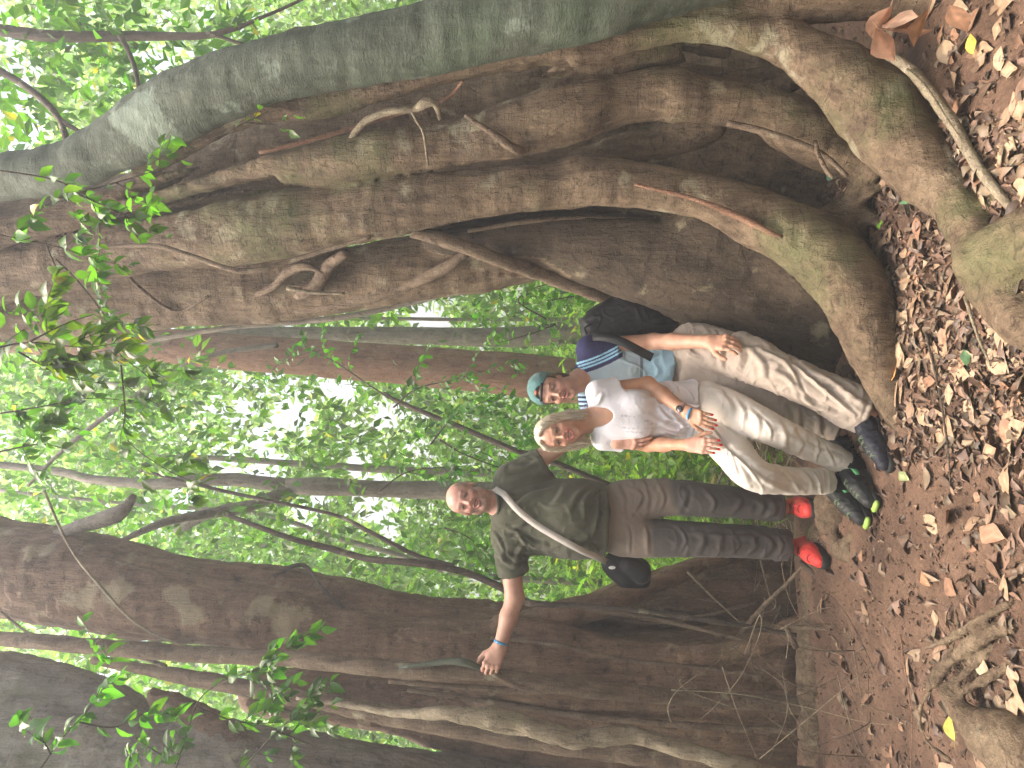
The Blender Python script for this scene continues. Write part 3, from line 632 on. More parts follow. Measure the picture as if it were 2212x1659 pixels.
bg_tree('leaning_branch_tree','thin dark tree with spreading branches at the top edge beyond the pale trunk','tree',
  [(-300,20,16,5.5),(0,65,13,5.5),(120,78,12,5.5),(300,78,10,5.5),(460,75,7,5.4),(560,40,4,5.4),(650,0,3,5.4),(760,-60,2,5.4)],'dark_twig',
  branches=[[(260,78,6,5.4),(290,140,5,5.3),(310,230,4,5.2),(360,280,3,5.2)],[(-60,120,9,5.2),(60,190,8,5.1),(130,260,7,5.1),(150,350,6,5.1),(170,420,5,5.1)],[(130,260,6,5.1),(200,300,4,5.1),(260,325,3,5.1)],
            [(460,75,4,5.4),(560,100,3,5.4),(640,60,3,5.3),(740,75,2,5.3)]],
  crowns=[(150,60,5.8,.45,300),(350,150,5.8,.5,380),(60,230,5.6,.4,240),(280,260,5.6,.4,260)],leafsz=.12)
# the forest mass: leaf sprays in depth (a wood that reads as one mass)
gaps = [(40,190,70),(330,150,90),(60,300,60),(20,60,60),(430,160,45),(705,835,35),(620,895,60),(480,1000,60),(830,900,55),(760,1010,40),(650,1120,45),(800,1085,70),(690,1060,35),(930,700,55),(900,690,40),(250,910,35),(120,1455,45),(230,1480,45),(330,1540,35),(560,950,35),(580,1010,50),(740,840,40),(840,1150,35),(600,720,20),(120,930,30),(400,1090,45),(520,880,40)]
def proj(p): return 1106-(p[:,2]-CZ)/p[:,1]*FPX, 829.5-p[:,0]/p[:,1]*FPX
def forest(n, y0, y1, sz, colr, seed, z0=-1.0, gapk=1.0, clump=.4, down=.6, narrow=1.0, per=16):
    r = np.random.default_rng(seed); nc = n//per
    y = y0+(y1-y0)*r.random(nc)**1.1; half = .62*y+1.0; x = (r.random(nc)*2-1)*half; z = z0+(r.random(nc))*(CZ+.74*y-z0)
    cc = np.stack([x,y,z],1)
    dens = fbm(cc*np.array((.55,.35,.55)),3,seed); keep = dens> -.35-.0*r.random(nc)
    cc = cc[keep]; X,Y = proj(cc); kp = np.ones(len(cc),bool)
    for gx_,gy_,gr in gaps:
        dd = np.hypot(X-gx_,Y-gy_); kp &= ~((dd<gr*.95)&(r.random(len(cc))<.85*gapk))
    cc = cc[kp]; k = r.integers(0,len(cc),n)
    # each clump is a drooping spray with its own direction
    dv = r.normal(0,1,(len(cc),3)); dv[:,2]-=.3; dv/=np.linalg.norm(dv,axis=1)[:,None]
    t = r.random(n)[:,None]*clump*2; pos = cc[k]+dv[k]*t+r.normal(0,.05,(n,3))+np.array((0,0,-.25))*t*t
    dr = dv[k]*.6+r.normal(0,.7,(n,3)); dr[:,2]-=down*r.random(n); nr = r.normal(0,.6,(n,3)); nr[:,2]+=.7
    X,Y = proj(pos); kp = np.ones(n,bool)
    for gx_,gy_,gr in gaps: kp &= ~((np.hypot(X-gx_,(Y-gy_))<gr*(.45+.6*r.random(n)))&(r.random(n)<.90*gapk))
    kp &= ~((Y>690)&(Y<855)&(X>450)&(pos[:,1]<8.2)&(r.random(n)<.88))
    pos,dr,nr = pos[kp],dr[kp],nr[kp]; m_ = len(pos)
    v,q,t_,k_ = leaves(pos,dr,nr,sz*(.55+.8*r.random(m_)),wid=narrow,simple=True)
    return v,q,leafcol(m_,k_,colr,.3,.015)
V=[];Q=[];C=[];off=0
for a in [dict(n=15000,y0=5.6,y1=8.5,sz=.09,colr=(.06,.13,.02),seed=1,z0=.5,clump=.35),  # each farther layer is paler, haze put into the leaf colour
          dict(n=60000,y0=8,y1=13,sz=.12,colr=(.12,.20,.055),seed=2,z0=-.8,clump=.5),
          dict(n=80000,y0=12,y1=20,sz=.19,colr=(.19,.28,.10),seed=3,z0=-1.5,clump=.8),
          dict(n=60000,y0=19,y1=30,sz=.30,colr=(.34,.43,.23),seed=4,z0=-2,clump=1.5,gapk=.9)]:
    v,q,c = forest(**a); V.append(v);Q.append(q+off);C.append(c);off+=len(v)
r = np.random.default_rng(77); n=26000; a=r.uniform(math.radians(128),math.radians(412),n); rad=r.uniform(4.6,8.5,n); zz=-.3+7.5*r.random(n)  # unseen leaf ring behind and beside the camera, added to block light
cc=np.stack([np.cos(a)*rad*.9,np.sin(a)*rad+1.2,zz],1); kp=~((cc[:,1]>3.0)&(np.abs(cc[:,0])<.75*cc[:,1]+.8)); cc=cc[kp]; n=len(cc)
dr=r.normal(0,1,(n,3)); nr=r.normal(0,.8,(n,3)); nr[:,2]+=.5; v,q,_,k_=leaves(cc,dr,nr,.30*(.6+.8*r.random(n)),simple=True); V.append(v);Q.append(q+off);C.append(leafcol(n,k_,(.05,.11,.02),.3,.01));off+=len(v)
tag(mesh_obj('forest_foliage',np.vstack(V),np.vstack(Q),M['leaf_far'],col=np.vstack(C),smooth=False),'dense bright green leaves of the far forest filling the background between trunks, plus an unseen leaf ring added to block light','forest',kind='stuff')
# understory plants on the forest floor, yellow green and strap leaved
V=[];Q=[];C=[];off=0
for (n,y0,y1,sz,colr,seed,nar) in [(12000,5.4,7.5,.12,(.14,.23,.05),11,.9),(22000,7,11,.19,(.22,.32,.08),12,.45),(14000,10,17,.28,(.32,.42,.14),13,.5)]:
    r = np.random.default_rng(seed); nc = n//22; y = y0+(y1-y0)*r.random(nc); x = (r.random(nc)*2-1)*(.55*y+1); hgt = .3+1.3*r.random(nc)+.12*(y-5)
    keep = ~((y<6.5)&((x<-1.6))); x,y,hgt = x[keep],y[keep],hgt[keep]
    gz = ground_z(x,y); k = r.integers(0,len(x),n); a = r.random(n)*2*np.pi; t = r.random(n)
    pos = np.stack([x[k]+np.cos(a)*t*.35,y[k]+np.sin(a)*t*.35,gz[k]+hgt[k]*r.random(n)**.7],1)
    dr = np.stack([np.cos(a),np.sin(a),.9-1.6*r.random(n)],1); nr = r.normal(0,.4,(n,3)); nr[:,2]+=1
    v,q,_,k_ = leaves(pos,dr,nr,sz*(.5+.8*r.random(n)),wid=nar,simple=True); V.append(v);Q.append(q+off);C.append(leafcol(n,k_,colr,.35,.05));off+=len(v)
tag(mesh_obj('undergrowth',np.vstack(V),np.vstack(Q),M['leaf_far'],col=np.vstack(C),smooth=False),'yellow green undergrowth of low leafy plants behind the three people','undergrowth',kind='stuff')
# dead sticks tangled on the floor behind the people
mb = MB(); r = np.random.default_rng(5)
for i in range(420):
    x,y = r.uniform(-1.5,1.2),r.uniform(4.35,6.2); L_ = r.uniform(.2,.9); a = r.uniform(0,6.28); z = float(ground_z(np.array([x]),np.array([y]))[0])+r.uniform(0,.45)
    e = np.array((math.cos(a)*L_,math.sin(a)*L_*.5,r.uniform(-.3,.45)*L_)); rr = r.uniform(.002,.007)
    mb.add(*tube_arrays(np.array([(x,y,z),np.array((x,y,z))+e*.5+r.normal(0,.03,3),np.array((x,y,z))+e]),np.array([rr,rr,rr*.4]),5))
tag(mb.build('brushwood',M['vine_light']),'tangle of thin dry sticks and fallen twigs on the floor behind the people','brushwood',kind='stuff')

# ================= leafy branches hanging in front =================
def leafy_branch(name,label,paths,nleaf,size,colr,cat='branch',spread=.12,mat='leaf',seed=0,wid=1.0,r0=2.2,group=None,twigs=6):
    r = np.random.default_rng(seed+100); rows = [spline(PR([(p[0],p[1],r0*(1-.75*i/(len(pt)-1)),p[2]) for i,p in enumerate(pt)]),.02) for pt in paths]
    root = empty(name, rows[0][0][:3], label, cat, group); mb = MB(); pos=[];dr=[]
    tot = sum(len(a) for a in rows)
    for a in rows:
        mb.add(*tube_arrays(a[:,:3],a[:,3],7,.1,3)); nl = max(2,int(nleaf*len(a)/tot)); nt_ = max(1,int(twigs*len(a)/tot))
        tw = []
        for j in range(nt_):
            i = r.integers(int(len(a)*.15),len(a)); T = a[min(i+1,len(a)-1),:3]-a[max(i-1,0),:3]; T = nrm(T)
            s = r.normal(0,1,3); s = nrm(nrm(s-T*(s@T))+T*.6); L_ = spread*(.5+r.random()); p0 = a[i,:3]; p1 = p0+s*L_*.5; p2 = p0+s*L_+np.array((0,0,-.15*L_))
            tp = spline([(*p0,a[i,3]*.6),(*p1,.0012),(*p2,.0008)],.015); mb.add(*tube_arrays(tp[:,:3],tp[:,3],5)); tw.append(tp)
        segs = tw+[a[len(a)//4:]]
        wts = np.array([len(s_) for s_ in segs],float); wts[-1]*=.6; wts/=wts.sum()
        for _ in range(nl):
            s_ = segs[r.choice(len(segs),p=wts)]; i = r.integers(0,len(s_)); T = nrm(s_[min(i+1,len(s_)-1),:3]-s_[max(i-1,0),:3]+1e-6)
            side = r.normal(0,1,3); side = nrm(side-T*(side@T)); side[2]*=.5; pos.append(s_[i,:3]); dr.append(nrm(T*.5+side+np.array((0,0,-.35))))
    mb.build('stem',M['dark_twig'],root); pos=np.array(pos);dr=np.array(dr);n=len(pos)
    nr = r.normal(0,.55,(n,3)); nr[:,2]+=.8; nr[:,1]-=.5
    v,q,t,k = leaves(pos,dr,nr,size*(.5+.6*r.random(n)),wid=wid,curl=.18); colr = np.array(colr)*((.95,.90,1.0) if paths[0][0][2]<4 else (1,1,1))
    mesh_obj('foliage',v,[q,t],M[mat],root,col=leafcol(n,k,colr,.3,.03)); return root
LB = [
 ('leafy branch hanging across the brown fig strands high in the upper corner',[[(-60,360,2.7),(120,390,2.75),(200,440,2.8),(215,540,2.85),(190,600,2.9)],[(170,420,2.75),(300,470,2.85),(330,410,2.9)]],60,.075,(.075,.18,.02),3),
 ('leafy branch whose forked twig crosses the dark gap near the picture edge',[[(-40,500,2.6),(60,520,2.65),(150,540,2.7),(190,560,2.7)],[(100,530,2.65),(130,620,2.7),(90,700,2.75)]],46,.08,(.07,.17,.02),4),
 ('long drooping branch with small leaves reaching toward the forked tree',[[(120,560,2.9),(170,610,2.95),(230,690,3.0),(255,760,3.0),(330,830,3.05),(300,900,3.1)],[(260,770,3.0),(270,880,3.05),(275,950,3.1),(370,1020,3.1),(460,1052,3.1)]],75,.08,(.07,.15,.018),5),
 ('olive green spray of broad leaves in the middle of the upper edge',[[(-40,760,2.5),(60,740,2.55),(180,750,2.6),(260,740,2.65)],[(60,740,2.55),(140,700,2.6),(200,680,2.65)],[(40,760,2.5),(130,810,2.6),(230,830,2.65)]],60,.09,(.085,.15,.015),6),
 ('leafy spray with dark leaves below the olive one',[[(-40,900,3.0),(80,880,3.0),(200,860,3.0),(300,870,3.05)],[(-20,980,3.0),(90,960,3.0),(170,980,3.05)]],70,.08,(.06,.15,.02),7),
 ('leafy twig dangling in front of the fig strands beside the pale trunk',[[(120,430,3.0),(230,400,3.05),(330,370,3.1),(390,345,3.1)],[(250,395,3.05),(300,420,3.1)]],22,.075,(.08,.2,.02),8),
 ('little sprig of green leaves growing from the fig below the pale trunk',[[(460,300,3.1),(520,270,3.1),(580,240,3.12)],[(530,265,3.1),(600,270,3.15)]],9,.07,(.09,.22,.02),9),
 ('leafy branch reaching in from the lower corner over the grey trunk',[[(60,1700,2.7),(130,1600,2.75),(200,1520,2.8),(240,1420,2.8)],[(170,1560,2.75),(250,1570,2.8),(330,1530,2.85)],[(110,1630,2.7),(60,1540,2.75)]],52,.085,(.07,.2,.02),10),
 ('leafy branch hanging over the long brown lianas on the left',[[(360,1720,3.0),(400,1600,3.0),(440,1500,3.05),(560,1440,3.1),(620,1400,3.1)],[(430,1530,3.0),(520,1560,3.05),(640,1560,3.1)],[(380,1650,3.0),(300,1600,3.0)]],90,.075,(.055,.15,.018),12),
 ('dark leafy branch below the lianas near the lower picture edge',[[(480,1720,3.2),(560,1620,3.2),(640,1540,3.2),(690,1480,3.25)],[(600,1580,3.2),(700,1620,3.2)],[(640,1540,3.2),(520,1500,3.2)]],70,.075,(.05,.13,.018),13),
 ('leafy creeper with small shiny leaves trailing across the red brown trunk',[[(850,880,5.2),(900,840,5.2),(980,820,5.2),(1050,800,5.2)],[(840,860,5.2),(780,820,5.3),(720,780,5.3),(640,740,5.3)]],110,.075,(.06,.17,.02),14),
 ('leafy shrub branch between the diagonal liana and the woman',[[(930,960,5.0),(980,900,5.0),(1040,870,5.0),(1100,860,5.0)],[(950,950,5.0),(1000,980,5.0),(1080,1010,5.0),(1160,1030,5.0)]],130,.085,(.06,.17,.02),15),
 ('leafy spray with glossy leaves behind the shoulder of the man',[[(820,1060,4.8),(880,1020,4.8),(960,1010,4.8),(1030,1020,4.8)],[(960,1140,4.8),(1010,1160,4.8),(1060,1200,4.8)]],80,.08,(.065,.17,.02),16),
 ('leafy plants growing above the backpack beside the fig',[[(1180,690,5.0),(1120,650,5.0),(1160,620,5.0),(1220,610,5.0)],[(1200,700,5.0),(1150,720,5.0),(1080,740,5.0)],[(1240,640,5.0),(1180,650,5.0)]],100,.075,(.08,.2,.025),17),
]
for lab,paths,nl,sz,colr,sd_ in LB: leafy_branch('leafy_branch',lab,paths,int(nl*2.0),sz*.88,colr,seed=sd_,group='leafy branches hanging among the trees',spread=.16 if paths[0][0][2]<4 else .4,twigs=max(6,nl//7))
# small fern fronds behind the backpack
def fern(label, pts, n, sz, colr):
    rows = spline(PR(pts),.01); root = empty('fern_frond',rows[0][:3],label,'fern'); mb = MB(); mb.add(*tube_arrays(rows[:,:3],rows[:,3],5)); mb.build('stem',M['leaf'],root,)
    pos=[];dr=[];s_=[]
    for i in np.linspace(2,len(rows)-2,n).astype(int):
        T = nrm(rows[min(i+1,len(rows)-1),:3]-rows[i-1,:3]); side = nrm(np.cross(T,(0,-1,.2)))
        for sg in (-1,1): pos.append(rows[i,:3]); dr.append(side*sg+T*.35); s_.append(sz*(1-.6*abs(i/len(rows)-.35)))
    n2 = len(pos); v,q,t,k = leaves(np.array(pos),np.array(dr),np.tile((0,-1,.4),(n2,1)),np.array(s_),wid=.5); mesh_obj('foliage',v,[q,t],M['leaf'],root,col=leafcol(n2,k,colr,.1,0))
fern('pale shiny fern frond seen between the backpack and the buttress',[(1320,575,2,4.6),(1345,590,2,4.55),(1352,610,2,4.5),(1350,635,1,4.5)],12,.09,(.35,.45,.35))
fern('green fern frond tucked under the pale one beside the buttress',[(1395,610,2,4.5),(1410,630,2,4.5),(1430,660,2,4.45),(1440,690,1,4.4)],12,.10,(.12,.28,.03))
# ================= PEOPLE =================
_cone0 = Field.cone
def _cone(s,a,b,ra,rb,k=.01,lab=None,sub=False,ell=None,cut=None):
    if cut is None: return _cone0(s,a,b,ra,rb,k,lab,sub,ell)
    old = s.f.copy() if False else None
    a=np.asarray(a,float);b=np.asarray(b,float); G=Field.__new__(Field)
    m=max(ra,rb)*(max(1,ell[1]) if ell else 1)+k+3*s.h; B=s.box(np.minimum(a,b)-m,np.maximum(a,b)+m)
    if B is None: return
    sl,x,y,z=B; G.lo=np.array([x.ravel()[0],y.ravel()[0],z.ravel()[0]],float); G.h=s.h; G.n=np.array([x.size,y.size,z.size]); G.f=np.full(G.n,1.,np.float32); G.L=None; G.ax=[x.ravel(),y.ravel(),z.ravel()]
    _cone0(G,a,b,ra,rb,0.0001,ell=ell); G.clip(*cut); s.merge(sl,G.f,k,lab,sub)
Field.cone=_cone
def projv(v): return 1106-(v[:,2]-CZ)/v[:,1]*FPX, 829.5-v[:,0]/v[:,1]*FPX
def folds(v,q,amp,fr,seed=0,mask=None,ridge=True,warp=.5,soft=0):
    n = vnormals(v,q); p = v*np.array(fr); wp = np.stack([fbm(v*5+9,2,seed+1),fbm(v*5+3,2,seed+2),fbm(v*5,2,seed+3)],1)*warp*2
    a = vnoise(p+wp*np.array((1,1,1.6)),seed)
    d = np.exp(-(a/.16)**2)*(.35+.65*np.clip(vnoise(p*.45+7,seed+9)*2+.5,0,1)) if ridge else a
    d = d*amp
    if mask is not None: d = d*mask
    return v+n*d[:,None]
def fold_lines(v,q,lines,w=5.0,amp=.010,ymax=9):
    n=vnormals(v,q); X,Y=projv(v); tot=np.zeros(len(v)); fr=np.clip(-n[:,1]*1.6+.1,0,1)
    rr=np.random.default_rng(len(lines)*7+len(v)%5)
    for i,ln in enumerate(lines):
        ln=[(a+rr.normal(0,5),b+rr.normal(0,3.5)) for a,b in ln]; w0=w; w=w0*rr.uniform(.6,1.35); am=rr.uniform(.45,1.25)
        s=spline([(a,b,0) for a,b in ln],4)[:,:2]; best=np.full(len(v),1e9); sg=np.zeros(len(v)); tt=np.zeros(len(v))
        lo=s.min(0)-4*w; hi=s.max(0)+4*w; m=np.where((X>lo[0])&(X<hi[0])&(Y>lo[1])&(Y<hi[1]))[0]
        if not len(m): w=w0; continue
        bx=np.full(len(m),1e9); bs=np.zeros(len(m)); bt=np.zeros(len(m))
        for j in range(len(s)-1):
            a,b=s[j],s[j+1]; e=b-a; L2=e@e+1e-9; t=np.clip(((X[m]-a[0])*e[0]+(Y[m]-a[1])*e[1])/L2,0,1); dx=X[m]-a[0]-t*e[0]; dy=Y[m]-a[1]-t*e[1]; d=np.hypot(dx,dy); c=d<bx
            bx[c]=d[c]; bs[c]=np.sign(dx*e[1]-dy*e[0])[c]; bt[c]=((j+t)/(len(s)-1))[c]
        env=np.sin(np.pi*bt.clip(.04,.96))**.6; sd=bx*bs
        tot[m]+=am*env*(np.exp(-(sd/w)**2)-.75*np.exp(-((sd-1.7*w)/(.8*w))**2)-.25*np.exp(-((sd+1.9*w)/w)**2)); w=w0
    return v+n*(tot.clip(-1,1.2)*amp*fr)[:,None]
def ribbon(mb, pts, across, wid, th, c=None):
    pts=np.asarray(pts); n=len(pts); T=np.gradient(pts,axis=0); T/=np.linalg.norm(T,axis=1)[:,None]+1e-9
    A=np.broadcast_to(np.asarray(across,float),(n,3)); Nn=np.cross(T,A); Nn/=np.linalg.norm(Nn,axis=1)[:,None]+1e-9; A=np.cross(Nn,T)
    wid=np.broadcast_to(wid,(n,))[:,None]
    V=np.stack([pts+A*wid+Nn*th,pts+A*wid-Nn*th,pts-A*wid-Nn*th,pts-A*wid+Nn*th],1).reshape(-1,3)
    i=np.arange(n-1)[:,None]*4; j=np.arange(4)[None]; k=(j+1)%4; q=np.stack([i+j,i+k,i+4+k,i+4+j],-1).reshape(-1,4)
    q=np.vstack([q,[[3,2,1,0]],[[4*n-4,4*n-3,4*n-2,4*n-1]]]); mb.add(V,q,c=c)
def drape(path, V, off=.006, rad=7):
    """world points on the front surface of mesh V (picture path), lifted a little"""
    X,Y=projv(V); out=[]
    a=spline([(p[0],p[1],0) for p in path],6)
    for p in a:
        m=np.hypot(X-p[0],Y-p[1])<rad
        d=V[m,1].min() if m.any() else (out[-1][1]+off if out else 3.8)
        out.append(P(p[0],p[1],d-off))
    out=np.array(out); 
    for _ in range(14): out[1:-1,:]=(out[:-2]+2*out[1:-1]+out[2:])/4
    return out-np.array((0,off,0))
def hand(pr, wrist, d, pn, thumb, s=1.0, curl=(.25,.35,.3), spread=.10, tcurl=.4, tips=None, k=.004):
    d=nrm(d); pn=np.asarray(pn,float); pn=nrm(pn-d*(pn@d)); t=np.cross(d,pn); t=t if t@np.asarray(thumb,float)>0 else -t
    W=np.asarray(wrist,float); offs=[.031,.0105,-.0105,-.030]; kl=[.086,.090,.085,.076]; fl=[.068,.077,.071,.055]; fr=[.0092,.0094,.009,.0082]
    for i in range(4):
        K=W+s*(d*kl[i]+t*offs[i]); pr.cone(W+t*offs[i]*.55*s,K,.019*s,.0125*s,.014,ell=(pn,.8))
        pr.ell(K-pn*.004*s,np.array((1,1,1))*.0115*s,k=.006)
        dd=nrm(d+t*spread*(1.5-i)*.8); p=K; ang=0
        for j,(lf,cu) in enumerate(zip((.45,.31,.24),curl)):
            ang+=cu*(1+.12*i); v_=dd*math.cos(ang)+pn*math.sin(ang); p2=p+v_*fl[i]*lf*s*1.0
            pr.cone(p,p2,fr[i]*s*(1-.07*j),fr[i]*s*(.93-.08*j),k); p=p2
        if tips is not None: tips.append((p+v_*.003,-(pn*math.cos(ang)-dd*math.sin(ang)),v_,fr[i]*s))
    b=W+s*(d*.022+t*.022); m=b+s*(nrm(d*.62+t*.72+pn*.25)*.042); pr.cone(b,m,.0165*s,.0125*s,.012)
    v1=nrm(d*.85+t*.4+pn*tcurl*.5); m2=m+v1*.032*s; pr.cone(m,m2,.0122*s,.0105*s,.004); v2=nrm(d*.95+t*.12+pn*tcurl); pr.cone(m2,m2+v2*.026*s,.0105*s,.0088*s,.004)
    pr.cone(W-d*.03*s,W+d*.01*s,.026*s,.025*s,.015,ell=(pn,.75))
class Head:
    def __init__(s,O,up,f,sc): 
        s.O=np.asarray(O,float); s.u=nrm(up); f=np.asarray(f,float); s.f=nrm(f-s.u*(f@s.u)); s.e=np.cross(s.f,s.u)*-1; s.e = s.e if s.e[0]>0 else -s.e; s.s=sc
        s.R=np.array([s.e,s.f,s.u])
    def L(s,x,y,z): return s.O+s.s*(x*s.e+y*s.f+z*s.u)
    def loc(s,v): return ((v-s.O)@s.R.T)/s.s
    def prims(s,pr,open_=.0,wide=1.0,jaw=1.0,smile=.006,nose=1.0,lid=.0032):
        q=s.s; L=s.L
        def E(x,y,z,a,b,c,k=.01,**kw): pr.ell(L(x,y,z),(a*q,b*q,c*q),s.R,k*q,**kw)
        E(0,-.014,.026,.074*wide,.092,.078,.01); E(0,.032,.030,.060*wide,.050,.052,.03); E(0,.026,-.036,.057*wide,.054,.070,.025)
        E(0,.058,-.098,.024*jaw,.020,.018,.022)
        for g in (-1,1):
            E(g*.043*jaw,.010,-.066,.016,.028,.026,.025); E(g*.037,.054,-.031,.024,.022,.020,.014)
            E(g*.031,.092,.000,.017,.013,.0095,.012,sub=True); E(g*.031,.0700,.000,.0142,.0142,.0128,.003)
            E(g*.031,.0845,-.0008,.0118,.008,lid,.001,sub=True)
            E(g*.074*wide,-.006,-.010,.009,.017,.030,.006); E(g*.082*wide,.002,-.008,.005,.009,.018,.004,sub=True)
            E(g*.0125*nose,.091,-.034,.0085*nose,.009,.0075,.005)
        pr.cone(L(-.036,.073,.021),L(-.010,.080,.017),.0085*q,.008*q,.012*q); pr.cone(L(.036,.073,.021),L(.010,.080,.017),.0085*q,.008*q,.012*q)
        pr.cone(L(0,.080,.014),L(0,.099,-.024),.0072*q,.0095*q*nose,.008*q); E(0,.102,-.028,.0105*nose,.0095,.009,.006)
        for g in (-1,1):
            E(g*.0065,.099,-.0365,.0032,.006,.003,.001,sub=True)
            pr.cone(L(g*.027,.068,-.057+smile),L(g*.010,.084,-.052),.0036*q,.0048*q,.004*q); pr.cone(L(g*.010,.084,-.052),L(0,.086,-.0535),.0048*q,.0044*q,.004*q)
            pr.cone(L(g*.025,.068,-.059+smile-open_*.3),L(g*.010,.081,-.067-open_),.0038*q,.0056*q,.004*q); pr.cone(L(g*.010,.081,-.067-open_),L(0,.083,-.068-open_),.0056*q,.0058*q,.004*q)
        E(0,.086,-.0590-open_*.5+smile*.2,.022+open_*.6,.014,.0030+open_*.6,.001,sub=True)
    def paint(s,v,base,lip,brow,browz=.0225,hair=None,hairfn=None,blush=(.62,.26,.2),stub=0,open_=0,smile=.006,browth=.0032):
        l=s.loc(v); x,y,z=l.T; c=np.tile(np.array(base,float),(len(v),1))
        def bl(m,col): 
            nonlocal c; m=np.clip(m,0,1)[:,None]; c=c*(1-m)+np.array(col)*m
        fr=y>.03
        for g in (-1,1):
            bl(.45*np.exp(-(((x-g*.040)/.018)**2+((z+.030)/.016)**2))*fr,blush)
            bl(.62*np.exp(-(((x-g*.031)/.018)**2+((z-.001)/.011)**2))*fr,np.array(base)*.42)  # eye sockets painted darker, shade put into the skin colour
            bl(((np.abs(x-g*.031)/.0135)**2+((z+.0006)/.0052)**2<1)*fr*.92,(.03,.016,.012))
            bz=browz-.10*np.abs(np.abs(x)-.028)+.0; bl(((np.abs(z-bz)<browth)&(np.abs(x-g*.031)<.020))*fr*.8,brow)
        bl(.35*np.exp(-((x/.012)**2+((z+.028)/.010)**2))*(y>.08),blush)
        ml=(np.abs(x)<.029)&(z<-.047+smile*(np.abs(x)/.027)**2)&(z>-.0745-open_+smile*(np.abs(x)/.027)**2+.006*(np.abs(x)/.027)**2)&(y>.06)
        bl(ml*.85,lip)
        sm=np.abs(np.abs(x)-(.022+.30*(-.030-z)))<.0025; bl(sm*(z<-.03)*(z>-.062)*fr*.35,np.array(base)*.5)  # smile creases darkened too, as shade in the skin colour
        if stub: bl(stub*((z<-.042)|((np.abs(x)>.045)&(z<-.02)))*(y>-.01)*(z>-.13)*(~ml)*(.55+.5*vnoise(v*300)),(.20,.15,.13))
        if hairfn is not None: bl(hairfn(x,y,z),hair)
        return c
def build_body(root, pr, hd, hands, colfn, h=.007, neckcut=-.118, arms=True, tips=()):
    """one skin mesh: coarse body plus finer grids for head and hands"""
    V=[];Q=[];n=0
    zones=[(hd.L(0,0,neckcut),hd.u,hd.O,.21*hd.s)]
    v,q=pr.mesh(h); keep=np.ones(len(v),bool)
    keep&=~((((v-hd.L(0,0,neckcut+.005))@hd.u)>0)&(np.linalg.norm(v-hd.O,axis=1)<.24))
    for wr,d in hands: keep&=~((((v-wr)@nrm(d))>-.008)&(np.linalg.norm(v-wr,axis=1)<.24))
    vv,qq=compact(v,q,keep[q].all(1)); V.append(vv);Q.append(qq);n=len(vv)
    O=hd.O; v,q=pr.mesh(.0024,O-.155*hd.s-np.array((0,0,.03)),O+.155*hd.s,rel=1)
    kp=(((v-hd.L(0,0,neckcut-.004))@hd.u)>0); vv,qq=compact(v,q,kp[q].all(1)); V.append(vv);Q.append(qq+n);n+=len(vv)
    for wr,d in hands:
        d=nrm(d); c=wr+d*.09; v,q=pr.mesh(.0028,c-.145,c+.145,rel=1); kp=(((v-wr)@d)>-.013)&(np.linalg.norm(v-wr,axis=1)<.225)
        vv,qq=compact(v,q,kp[q].all(1)); V.append(vv);Q.append(qq+n);n+=len(vv)
    V=np.vstack(V);Q=np.vstack(Q); return mesh_obj('body',V,Q,M['skin'],root,col=colfn(V))
M['eye']=plain_mat('eye',(1,1,1),rough=.12,var=0,bst=0)
def _eye_mat():
    m,nt,b=new_mat('eyeball'); nt.links.new(attr(nt,'Col').outputs['Color'],b.inputs['Base Color']); b.inputs['Roughness'].default_value=.12; return m
M['eye']=_eye_mat()
def sphere(c,r,R=None,nu=20,nv=12):
    u=np.linspace(0,2*np.pi,nu,endpoint=False); t=np.linspace(.02,np.pi-.02,nv); U,Tt=np.meshgrid(u,t); v=np.stack([np.sin(Tt)*np.cos(U),np.cos(Tt)*1.0,np.sin(Tt)*np.sin(U)],-1).reshape(-1,3)*np.asarray(r)
    if R is not None: v=v@R
    i=np.arange(nv-1)[:,None]*nu; j=np.arange(nu)[None]; k=(j+1)%nu
    return v+np.asarray(c), np.stack([i+j,i+nu+j,i+nu+k,i+k],-1).reshape(-1,4)
def eyes(root,hd,iris):
    for g in (-1,1):
        c=hd.L(g*.031,.0688,-.0005); v,q=sphere(c,.0128*hd.s,hd.R); l=(v-c)@hd.R.T/hd.s; rr=np.hypot(l[:,0],l[:,2]); col=np.where((rr<.0062)[:,None]&(l[:,1]>0)[:,None],np.array(iris),np.array((.55,.48,.45)))
        col=np.where((rr<.0028)[:,None]&(l[:,1]>0)[:,None],(.01,.01,.01),col); mesh_obj('eye',v,q,M['eye'],root,col=col)
def teeth(root,hd,open_,z=-.0575,w=.020,hgt=.0045):
    v,q=sphere(hd.L(0,.066,z-open_*.25),np.array((w,.0125,hgt+open_*.45))*hd.s,hd.R); mesh_obj('teeth',v,q,M['tooth'],root)
M['tooth']=plain_mat('tooth',(.68,.64,.57),rough=.25,var=.03,bst=0)
